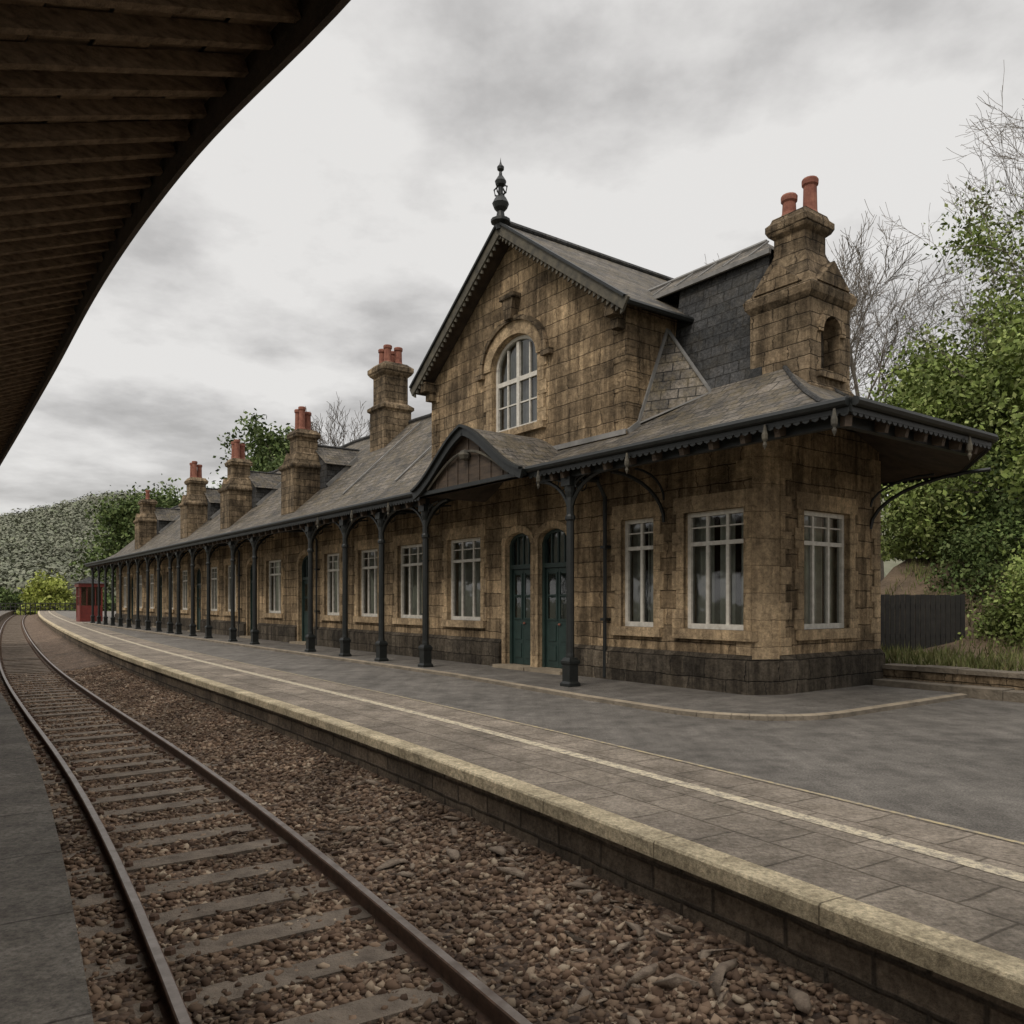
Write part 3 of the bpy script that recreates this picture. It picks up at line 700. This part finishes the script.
for s in cs:
    x=-s;y=-1.5
    b.sqstack(x,y,[(.13,0),(.13,.12),(.1,.16),(.1,.45),(.12,.48),(.12,.52),(.08,.58)],'iron')
    b.lathe((x,y,0),[(.08,.55),(.08,.62),(.075,.66),(.07,3.0),(.095,3.03),(.095,3.08),(.07,3.12),(.07,3.42),(.1,3.52),(.11,3.62)],'iron',10)
    b.box(x-.12,x+.12,y-.12,y+.12,3.62,3.78,'iron')
    for dv,L in ((Vector((1,0,0)),.95),(Vector((-1,0,0)),.95),(Vector((0,1,0)),1.15)):
        c0=Vector((x,y,3.05)); R=.75
        pth=[c0+dv*(L*(1-math.cos(t)))+Vector((0,0,R*math.sin(t)*(1.0 if dv.y==0 else 1.3))) for t in np.linspace(0,math.pi/2,8)]
        b.tube(pth,.036,'iron',5)
        pth=[c0+Vector((0,0,.35))+dv*(.6*L*(1-math.cos(t)))+Vector((0,0,.4*math.sin(t))) for t in np.linspace(0,math.pi/2,6)]
        b.tube(pth,.02,'iron',5)
        q=c0+dv*L*.24+Vector((0,0,.62))
        b.tube([q+dv*.11*math.cos(t)+Vector((0,0,.11*math.sin(t))) for t in np.linspace(0,2*math.pi,9)],.014,'iron',4)
for (p,dv,L,zr) in (((.2,3.2,2.9),(.9,.25,0),1.9,.9),((-1.9,0,3.0),(0,-1,0),1.3,.8)):
    c0=Vector(p);dv=Vector(dv).normalized()
    b.tube([c0+dv*(L*(1-math.cos(t)))+Vector((0,0,zr*math.sin(t))) for t in np.linspace(0,math.pi/2,9)],.035,'iron',5)
    b.tube([c0+Vector((0,0,.4))+dv*(.55*L*(1-math.cos(t)))+Vector((0,0,.5*math.sin(t))) for t in np.linspace(0,math.pi/2,7)],.022,'iron',5)
b.make('canopy_columns',sb)
b=MB()
for (x,y) in ((1.55,-1.80),(2.6,-1.88),(-1.0,-1.82),(2.8,1.2),(-3.2,-1.86),(-9,-1.82),(-11,-1.82),(-13.2,-1.82)):
    b.lathe((x,y,3.58),[(0,0),(.012,.03),(.03,.07),(.018,.11),(.04,.15),(.042,.21),(.025,.27),(.015,.34)],'barge',7)
b.make('fascia_pendants',sb)
def pots(b,cx,cy,z,lst,r=.13):
    for dx,dy,hh in lst:
        b.lathe((cx+dx,cy+dy,z),[(r*1.1,-.02),(r*1.05,.05),(r*.92,.1),(r*.85,hh-.14),(r*1.05,hh-.11),(r*1.08,hh-.03),(r*.95,hh),(r*.7,hh),(r*.7,hh-.1)],'pot',14)
b=MB()
cx,cy=-.32,1.78; w=.6
CE=lambda u,v,d:(cx+w-d,u,v)
nz=[(cy-.28,5.5),(cy+.28,5.5)]+[(cy+.28*math.cos(t),6.15+.3*math.sin(t)) for t in np.linspace(0,math.pi,11)]
b.wall([(cy-w,4.6),(cy+w,4.6),(cy+w,6.75),(cy-w,6.75)],[nz],CE,.3,'chim')
b.face([CE(cy-.4,5.4,.3),CE(cy+.4,5.4,.3),CE(cy+.4,6.6,.3),CE(cy-.4,6.6,.3)],'stone_d')  # niche back in darker stone, recess shade put into its colour
CF=lambda u,v,d:(u,cy-w+d,v)
b.wall([(cx-w,4.6),(cx+w,4.6),(cx+w,6.75),(cx-w,6.75)],[],CF,.1,'chim')
b.face([(cx-w,cy-w,4.6),(cx-w,cy+w,4.6),(cx-w,cy+w,6.75),(cx-w,cy-w,6.75)],'chim'); b.face([(cx-w,cy+w,4.6),(cx+w,cy+w,4.6),(cx+w,cy+w,6.75),(cx-w,cy+w,6.75)],'chim')
po=[(cy+.4*math.cos(t),6.15+.43*math.sin(t)) for t in np.linspace(0,math.pi,13)]; pi_=[(cy+.28*math.cos(t),6.15+.3*math.sin(t)) for t in np.linspace(0,math.pi,13)]
for i in range(12): b.prism([CE(*po[i],-.05),CE(*po[i+1],-.05),CE(*pi_[i+1],-.05),CE(*pi_[i],-.05)],(-.07,0,0),'chim')
b.box(cx+w-.02,cx+w+.07,cy-.4,cy+.4,5.38,5.5,'chim')
b.sqstack(cx,cy,[(w+.06,4.62),(w+.06,5.2),(w+.01,5.28)],'chim')
b.sqstack(cx,cy,[(.61,6.7),(.67,6.78),(.69,6.9),(.64,6.98),(.6,7.0),(.55,7.12),(.46,7.35),(.38,7.55),(.34,7.62),(.31,7.72),(.31,8.0),(.38,8.06),(.42,8.14),(.42,8.24),(.36,8.3),(.33,8.38),(.28,8.4)],'chim')
b.prism([(cx+.68,cy-.48,6.97),(cx+.68,cy+.48,6.97),(cx+.68,cy,7.4)],(-.5,0,0),'chim')
b.prism([(cx-.48,cy-.68,6.98),(cx+.48,cy-.68,6.98),(cx,cy-.68,7.41)],(0,.5,0),'chim')
pots(b,cx,cy,8.38,[(-.13,-.12,.42),(.13,.12,.68)],r=.135)
b.make('end_chimney',sb)
for i,s in enumerate((20.3,27.8,34.6,45.5)):
    b=MB(); cx,cy=-s,.62
    b.sqstack(cx,cy,[(.62,4.7),(.62,6.35),(.7,6.42),(.7,6.52),(.6,6.6),(.45,6.95),(.38,7.0),(.38,7.5),(.46,7.56),(.48,7.68),(.4,7.78),(.36,7.84)],'chim')
    b.prism([(cx-.45,cy-.66,6.5),(cx+.45,cy-.66,6.5),(cx,cy-.66,6.95)],(0,.4,0),'chim')
    pots(b,cx,cy,7.84,[(-.15,-.15,.8),(.15,-.12,.85),(0,.16,.72)] if i!=3 else [(0,0,.6)],r=.13)
    b.make('ridge_chimney_stack_%s'%'abcd'[i],sb)
b=MB(); cx,cy=-18,3.0
b.sqstack(cx,cy,[(.55,6.3),(.55,8.4),(.63,8.46),(.63,8.56),(.5,8.66),(.46,8.7),(.46,9.65),(.56,9.74),(.62,9.84),(.62,9.98),(.5,10.08),(.44,10.14)],'chim')
pots(b,cx,cy,10.12,[(-.24,-.2,.62),(.2,-.22,.66),(-.2,.2,.6),(.22,.2,.64)],r=.15)
b.make('tall_chimney',sb)
b=MB()
for x in (-3.35,-10.25,-17.4,-25.5):
    b.tube([(x,-1.6,3.85),(x,-.3,3.9),(x,-.09,3.6),(x,-.09,.1)],.042,'iron',8)
    for z in (1.2,2.6): b.box(x-.07,x+.07,-.15,-.0,z,z+.05,'iron')
b.make('rainwater_pipes',sb)
def pave(offp,z):
    P=[(XL-1,-1.85-offp),(-6,-1.9-offp),(-1.5,-2.25-offp)]
    c=(.35,-.65); R=1.65+offp
    P+=[(c[0]+R*math.cos(t),c[1]+R*math.sin(t)) for t in np.linspace(-1.6,-.02,12)]
    P+=[(2.0+offp,2.95),(-2,2.95),(-2,.5),(XL-1,.5)]
    return [(x,y,z) for x,y in P]
pv=empty('pavement',(3.87,12.9,0),ang)
b=MB()
inner=pave(-.1,.07); outer_=pave(0,.07)
for t in tessellate_polygon([[Vector(p) for p in inner]]): b.face([inner[i] for i in t],'asphalt')
b.make('pavement_surface',pv)
b=MB()
for i in range(15):
    A,B,C,D=outer_[i],outer_[i+1],inner[i+1],inner[i]
    L=(Vector(A)-Vector(B)).length; q=max(1,int(L/.9))
    for k in range(q):
        t0=k/q+.003/L;t1=(k+1)/q-.003/L
        l=lambda a,b_,t,z:(a[0]+(b_[0]-a[0])*t,a[1]+(b_[1]-a[1])*t,z)
        b.face([l(A,B,t0,.06),l(A,B,t1,.06),l(D,C,t1,.076),l(D,C,t0,.076)],'kerb')
        b.face([l(A,B,t0,-.02),l(A,B,t1,-.02),l(A,B,t1,.06),l(A,B,t0,.06)],'wallcap')
b.make('kerb_stones',pv)
rw=empty('low_stone_wall',(3.87,12.9,0),ang)
b=MB(); x=.35; random.seed(11)
while x<16:
    L=random.uniform(.5,.9)
    b.box(x,x+L-.01,3.0+random.uniform(-.01,.01),3.45,0,.16+random.uniform(-.01,.01),'wallcap')
    b.box(x-.2,x+L-.21,3.46+random.uniform(-.01,.01),3.85,.0,.33+random.uniform(-.015,.01),'chim')
    b.box(x-.1,x+L-.11,3.42+random.uniform(-.01,.01),3.9,.34,.42+random.uniform(-.01,.01),'wallcap'); x+=L
b.make('stone_blocks',rw)
fn=empty('timber_fence'); b=MB()
x=7.6
while x<10.6:
    h=1.72+random.uniform(-.02,.015); b.box(x,x+.1,18.8,18.83,.3,h,'fencew'); x+=.118
b.box(7.6,10.6,18.84,18.9,.7,.8,'fencew'); b.box(7.6,10.6,18.84,18.9,1.4,1.5,'fencew')
for x in (7.6,9.4,10.55): b.box(x,x+.1,18.9,19,.0,1.7,'fencew')
b.make('fence_boards',fn)
def hn(x,y): return .35*math.sin(x*.7+1.3)*math.sin(y*.6)+.18*math.sin(x*1.9+y*1.3)
V=[];Fq=[];nx,ny=90,60
R=Matrix.Rotation(ang,3,'Z')
for j in range(ny):
    for i in range(nx):
        x=-3.9+(34)*i/(nx-1); y=3.7+(60)*(j/(ny-1))**1.4
        t=max(0,min(1,(y-7.6)/6)); t=t*t*(3-2*t)
        z=.36+t*2.9+max(0,y-13)*.14+hn(x,y)*t
        p=R@Vector((x,y,z)); V.append((p.x+3.87,p.y+12.9,z))
for j in range(ny-1):
    for i in range(nx-1): Fq.append((j*nx+i,j*nx+i+1,(j+1)*nx+i+1,(j+1)*nx+i))
fastmesh('grass_bank',V,Fq,'bank')
n=30000
x=-3.5+rng.random(n)*18; y=3.95+rng.random(n)**1.2*12
keep=(rng.random(n)<.35+.65*(np.sin(x*1.3)*np.sin(y*1.7)>0)); x=x[keep];y=y[keep];n=len(x)
t=np.clip((y-7.6)/6,0,1);t=t*t*(3-2*t); z=.36+t*2.9+np.maximum(0,y-13)*.14+(.35*np.sin(x*.7+1.3)*np.sin(y*.6)+.18*np.sin(x*1.9+y*1.3))*t
R2=np.array([[math.cos(ang),-math.sin(ang)],[math.sin(ang),math.cos(ang)]])
P=np.stack([x,y],1)@R2.T+np.array([3.87,12.9])
base=np.stack([P[:,0],P[:,1],z],1); th=rng.random(n)*6.28; wv=np.stack([np.cos(th),np.sin(th),0*th],1)*.016
tip=base+np.stack([rng.normal(size=n)*.07,rng.normal(size=n)*.07,.08+rng.random(n)*.22],1)
V=np.stack([base-wv,base+wv,tip],1).reshape(-1,3); fastmesh('grass_tufts',V,np.arange(n*3).reshape(-1,3),'grassb')
b=MB()
b.face([(-900,-200,-1.0),(900,-200,-1.0),(900,1200,-1.0),(-900,1200,-1.0)],'ground'); b.make('ground')
V=[];Fq=[];nx,ny=80,50
def hill(x,y):
    r=max(0,min(1,(y-150)/230)); r=r*r*(3-2*r)
    return -1+r*(45+12*math.sin(x*.013+.9)+6*math.sin(x*.034+1)+3*math.sin(x*.07+y*.02))
for j in range(ny):
    for i in range(nx):
        x=-520+900*i/(nx-1); y=150+350*j/(ny-1); V.append((x,y,hill(x,y)))
for j in range(ny-1):
    for i in range(nx-1): Fq.append((j*nx+i,j*nx+i+1,(j+1)*nx+i+1,(j+1)*nx+i))
fastmesh('hills',V,Fq,'ground')
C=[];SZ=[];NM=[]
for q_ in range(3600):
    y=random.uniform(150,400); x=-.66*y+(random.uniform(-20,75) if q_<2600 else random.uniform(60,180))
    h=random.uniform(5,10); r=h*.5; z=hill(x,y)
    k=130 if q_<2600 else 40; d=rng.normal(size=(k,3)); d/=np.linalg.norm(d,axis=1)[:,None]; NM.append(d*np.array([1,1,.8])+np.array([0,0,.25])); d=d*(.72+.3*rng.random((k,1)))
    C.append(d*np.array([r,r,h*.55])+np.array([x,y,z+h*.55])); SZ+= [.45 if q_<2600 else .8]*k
V,Fq=quads(np.concatenate(C),np.array(SZ),aspect=.7,nrm=np.concatenate(NM)); fastmesh('distant_woodland',V,Fq,'leaf_hazed')
# ------------------------------------------------------------------ trees
def tree(name,loc,H,seed,leaf=None,leafn=0,lsize=.1,spread=.9,bark='bark',levels=4,r0=None,clr=.28,lr=.35,nch=(9,5,4),rmin=.0):
    rs=random.Random(seed); par=empty(name,loc); b=MB(); tips=[]
    r0=r0 or H*.018
    def br(p,d,L,r,lv):
        n=4 if lv<2 else 3; path=[p];rad=[max(r,rmin)]; pos=p; dd=d.copy()
        for i in range(n):
            j=.16 if lv else .06
            dd=(dd+Vector((rs.gauss(0,j),rs.gauss(0,j),rs.gauss(0,j)+(.06 if lv else 0)))).normalized()
            pos=pos+dd*L/n; path.append(pos); rad.append(max(rmin*.8,r*(1-(i+1)/n*.72)))
        b.tube(path,rad,bark,6 if lv<2 else 3)
        if lv>=2:
            for q in path[1:]: tips.append(q)
        if lv+1<levels:
            nc=nch[lv] if lv<len(nch) else 3
            for c in range(nc):
                t=(clr if lv==0 else .2)+(1-(clr if lv==0 else .2))*(c+rs.random()*.8)/nc; t=min(t,.98)
                k=t*n; i=int(k); f=k-i; q=path[i].lerp(path[min(i+1,n)],f)
                az=rs.random()*6.283 if lv else c*2.4+rs.random()
                side=d.orthogonal().normalized(); side.rotate(Matrix.Rotation(az,3,d))
                a=rs.uniform(.55,1.05)*spread
                nd=(d*math.cos(a)+side*math.sin(a)).normalized()
                br(q,nd,L*rs.uniform(.42,.62)*(1.05-.45*t if lv==0 else 1),r*(1-t*.72)*.55,lv+1)
    br(Vector((0,0,-.3)),Vector((0,0,1)),H*.82,r0,0)
    b.make('trunk_and_branches',par)
    if leaf:
        T=np.array([tuple(t) for t in tips]); C=np.repeat(T,leafn,0)+rng.normal(size=(len(T)*leafn,3))*lr
        V,Fq=quads(C,np.full(len(C),lsize)); fastmesh('foliage',V,Fq,leaf,par)
    return par
tree('broadleaf_tree',(14.6,20.5,2.2),7.4,1,'leaf_l',30,.075,nch=(13,6,4),spread=1.1,lr=.3,clr=.08)
tree('broadleaf_tree',(16.4,23.2,2.5),10.2,2,'leaf_l',22,.075,nch=(14,6,4),lr=.32,clr=.1,rmin=.008,spread=.95)
tree('broadleaf_tree',(14.2,25.5,3),6.6,3,'leaf_l',30,.085,nch=(12,6,4),spread=1.1,lr=.38,clr=.08)
tree('broadleaf_tree',(18.8,27,3),11.5,4,'leaf_l',22,.085,nch=(13,6,4),spread=1.0,lr=.38,clr=.1)
tree('bare_tree',(15.2,33,2.5),12.8,5,bark='twig',levels=5,nch=(14,7,5,4),spread=.62,r0=.17,rmin=.011)
tree('bare_tree',(13.6,36,2.5),12.2,15,bark='twig',levels=5,nch=(13,7,5,4),spread=.6,r0=.15,rmin=.012)
tree('bare_tree',(17.3,25.5,2.5),13.4,6,bark='twig',levels=5,nch=(15,7,5,4),spread=.7,r0=.14,rmin=.008)
tree('bare_tree',(13.2,44,2),16.0,7,bark='twig',levels=5,nch=(12,6,5,4),spread=.7,r0=.18,rmin=.014)
tree('bare_tree',(-12.2,52,0),14.2,8,bark='bark',levels=5,nch=(11,6,4,3),spread=.6,r0=.15,rmin=.018)
tree('broadleaf_tree',(-15.5,52,0),11.8,9,'leaf_d',20,.14,nch=(10,6,4),lr=.42)
tree('broadleaf_tree',(-33.5,74,0),10.6,10,'leaf_d',22,.17,nch=(11,6,4),lr=.6,clr=.15)
tree('broadleaf_tree',(-30,78,0),10.6,11,'leaf_d',18,.17,nch=(11,6,4),lr=.6,clr=.15)
def bush(name,loc,rx,ry,rz_,n,size,mat,seed):
    r=np.random.default_rng(seed); k=110
    d=r.normal(size=(k,3)); d/=np.linalg.norm(d,axis=1)[:,None]; d[:,2]=np.abs(d[:,2]); cc=d*(.5+.55*r.random((k,1)))*np.array([rx,ry,rz_])
    C=np.repeat(cc,n//k,0)+r.normal(size=(k*(n//k),3))*.2*min(rx,rz_)*.7
    C=C[C[:,2]>-.1]
    par=empty(name,loc); V,Fq=quads(C,np.full(len(C),size)); fastmesh('foliage',V,Fq,mat,par)
    b=MB()
    for c in cc[::2]: b.tube([(0,0,-.2),(c[0]*.4,c[1]*.4,c[2]*.55),tuple(c)],[.035,.02,.006],'bark',4)
    b.make('stems',par)
bush('shrub',(12.1,18.0,.4),1.35,1.3,2.4,16000,.05,'leaf_l',1)
bush('shrub',(13.4,16.9,.4),1.3,1.3,1.7,11000,.05,'leaf_l',2)
bush('shrub',(12.9,20.6,1.2),1.7,1.5,2.9,16000,.06,'leaf_d',3)
bush('shrub',(12.4,23.4,2.9),1.6,1.5,2.6,15000,.065,'leaf_l',4)
bush('shrub',(14.2,22.2,2.6),1.9,1.5,3.4,18000,.065,'leaf_d',9)
bush('shrub',(14.8,19.6,1.4),1.8,1.6,3.6,17000,.06,'leaf_l',6)
bush('shrub',(-71,122,-1),3.4,3,6.4,9000,.26,'leaf_y',5)
bush('shrub',(-60,118,-1),4,3,3.5,5000,.26,'leaf_d',7)
bush('shrub',(-80,124,-1),5,3,4.2,5000,.26,'leaf_d',8)
kk=empty('platform_kiosk',(-31.7,60,0),ang); kk.scale=(.95,.95,1.08); b=MB()
b.box(-.9,.9,-.8,.8,0,.25,'red')
for x,y in ((-.9,-.8),(.8,-.8),(-.9,.7),(.8,.7)): b.box(x,x+.1,y,y+.1,.25,2.6,'red')
b.box(-.86,.86,-.76,-.72,.25,1.1,'red'); b.box(.82,.86,-.7,.7,.25,1.1,'red'); b.box(-.86,.86,.72,.76,.25,2.6,'red'); b.box(-.86,-.82,-.7,.7,.25,2.6,'red')
b.box(-.8,.8,-.75,-.74,1.1,2.35,'glass'); b.box(.83,.84,-.7,.7,1.1,2.35,'glass')
for x in (-.3,.3): b.box(x-.03,x+.03,-.78,-.72,1.1,2.4,'red'); b.box(.82,.88,x-.03,x+.03,1.1,2.4,'red')
b.box(-.8,.8,-.79,-.73,1.7,1.76,'red'); b.box(-1,1,-.9,.9,2.38,2.62,'red')
for (p,q) in (((-1.1,-1,2.62),(1.1,-1,2.62)),((1.1,-1,2.62),(1.1,1,2.62)),((1.1,1,2.62),(-1.1,1,2.62)),((-1.1,1,2.62),(-1.1,-1,2.62))): b.face([p,q,(0,0,3.1)],'slate_d')
b.make('kiosk_body',kk)
ff=empty('lineside_fence'); b=MB()
for i in range(60):
    x=-92+i*.75; y=118-i*.05
    b.box(x,x+.1,y,y+.1,-1,1.2,'fencew')
for z in (.1,.6,1.1): b.beam((-92,118,z),(-47,115,z),.06,.1,'fencew')
b.make('fence_rails',ff)
# ------------------------------------------------------------------ near canopy
CY=np.array([-6,-3,0,1.8,3.1,4.0,5.65,8.1,10.9,14.8,25,45.]); CX=np.array([5.1,3.1,1.43,.34,-.65,-1.53,-2.87,-4.66,-6.72,-9.6,-17.1,-31.4])
ny_=np.arange(-5.5,38,.17); nx_=np.array([cr(y,CY,CX) for y in ny_])
for _ in range(6): nx_[1:-1]=.25*nx_[:-2]+.5*nx_[1:-1]+.25*nx_[2:]
cp=np.stack([nx_,ny_],1); ct=np.gradient(cp,axis=0); ct/=np.linalg.norm(ct,axis=1)[:,None]; cl=np.stack([-ct[:,1],ct[:,0]],1)
nc=empty('platform_canopy'); b=MB(); ZC=4.02; SL=.42
def cpt(i,d,dz=0): p=cp[i]+cl[i]*d; return (p[0],p[1],ZC-SL*d+dz)
W_=3.6
random.seed(21)
for i in range(len(cp)-1):
    for j in range(16):
        d0=W_*j/16;d1=W_*(j+1)/16; zz=.085+(.012 if j%2 else 0)
        b.face([cpt(i,d0,zz),cpt(i+1,d0,zz),cpt(i+1,d1-.01,zz),cpt(i,d1-.01,zz)],'nsoffit')
    b.face([cpt(i,-.05,.2),cpt(i+1,-.05,.2),cpt(i+1,W_,.2),cpt(i,W_,.2)],'lead')
    b.face([cpt(i,0,-.1),cpt(i+1,0,-.1),cpt(i+1,0,.22),cpt(i,0,.22)],'soffit')
    b.face([cpt(i,-.04,-.1),cpt(i+1,-.04,-.1),cpt(i+1,-.04,.22),cpt(i,-.04,.22)],'soffit')
    b.face([cpt(i,-.04,-.1),cpt(i+1,-.04,-.1),cpt(i+1,0,-.1),cpt(i,0,-.1)],'soffit')
    dz=random.uniform(-.012,.012)
    b.beam(cpt(i,.02,.045+dz),cpt(i,W_,.045+dz),.05+random.uniform(-.01,.01),.075,'beam')
b.make('canopy_boards',nc)
b=MB()
for i in range(0,len(cp),24):
    p=cpt(i,2.9)
    if p[1]<0 or p[0]/p[1]<-.72:
        b.lathe((p[0],p[1],0),[(.16,0),(.16,.3),(.09,.4),(.08,2.1),(.13,2.2),(.13,p[2]+.05)],'iron',10)
for i in range(len(cp)-1): b.beam(cpt(i,2.9,-.1),cpt(i+1,2.9,-.1),.14,.2,'beam')
b.make('canopy_posts',nc)
# ------------------------------------------------------------------ world, sun, camera
w=bpy.data.worlds.new('World'); S.world=w; w.use_nodes=True; nt=w.node_tree; nt.nodes.clear()
out=nt.nodes.new('ShaderNodeOutputWorld'); bg=nt.nodes.new('ShaderNodeBackground'); bg.inputs[1].default_value=.1
sk=nt.nodes.new('ShaderNodeTexSky'); sk.sky_type='NISHITA'; sk.sun_disc=False; sk.sun_elevation=math.radians(42); sk.sun_rotation=math.radians(215)
g=nt.nodes.new('ShaderNodeTexCoord').outputs['Generated']; sp=nt.nodes.new('ShaderNodeSeparateXYZ'); nt.links.new(g,sp.inputs[0])
zz=math_(nt,'ADD',math_(nt,'MAXIMUM',sp.outputs[2],0),.16)
cb=nt.nodes.new('ShaderNodeCombineXYZ'); nt.links.new(math_(nt,'DIVIDE',sp.outputs[0],zz),cb.inputs[0]); nt.links.new(math_(nt,'DIVIDE',sp.outputs[1],zz),cb.inputs[1]); cb.inputs[2].default_value=5.1
f1=noise(nt,cb.outputs[0],2.1,7,.58); f3=noise(nt,cb.outputs[0],.9,3,.5)
f1=math_(nt,'ADD',math_(nt,'MULTIPLY',f1,.6),math_(nt,'MULTIPLY',f3,.4))
c=ramp(nt,f1,[(.38,(4.0,3.9,3.82)),(.45,(5.4,5.28,5.18)),(.50,(6.7,6.56,6.42)),(.57,(8.1,7.95,7.75))])
hz_=ramp(nt,sp.outputs[2],[(0.0,.85),(.25,.15),(.6,0)])
c=mix(nt,c,(7.6,7.4,7.1),math_(nt,'MULTIPLY',hz_,.5))
zen=nt.nodes.new('ShaderNodeMapRange'); zen.inputs[1].default_value=.58; zen.inputs[2].default_value=.9; zen.inputs[3].default_value=1.0; zen.inputs[4].default_value=2.5
nt.links.new(sp.outputs[2],zen.inputs[0])
c=mix(nt,c,sk.outputs[0],.04)
vm=nt.nodes.new('ShaderNodeVectorMath'); vm.operation='SCALE'; nt.links.new(c,vm.inputs[0]); nt.links.new(zen.outputs[0],vm.inputs['Scale'])
nt.links.new(vm.outputs[0],bg.inputs[0]); nt.links.new(bg.outputs[0],out.inputs[0])
sl=bpy.data.lights.new('sun','SUN'); sl.energy=1.5; sl.angle=math.radians(20); sl.color=(1,.92,.82)
so=bpy.data.objects.new('sun',sl); COL.objects.link(so)
sd=Vector((-.40,-.58,.72)); so.rotation_euler=sd.to_track_quat('Z','Y').to_euler()
cam=bpy.data.cameras.new('camera'); co_=bpy.data.objects.new('camera',cam); COL.objects.link(co_)
cam.sensor_width=36; cam.lens=36*800/1024; cam.shift_y=88/1024; cam.clip_end=3000; cam.clip_start=.05
co_.location=(0,0,1.6); co_.rotation_euler=(math.radians(90),0,0); S.camera=co_
S.view_settings.view_transform='Standard'; S.view_settings.look='None'; S.view_settings.exposure=0
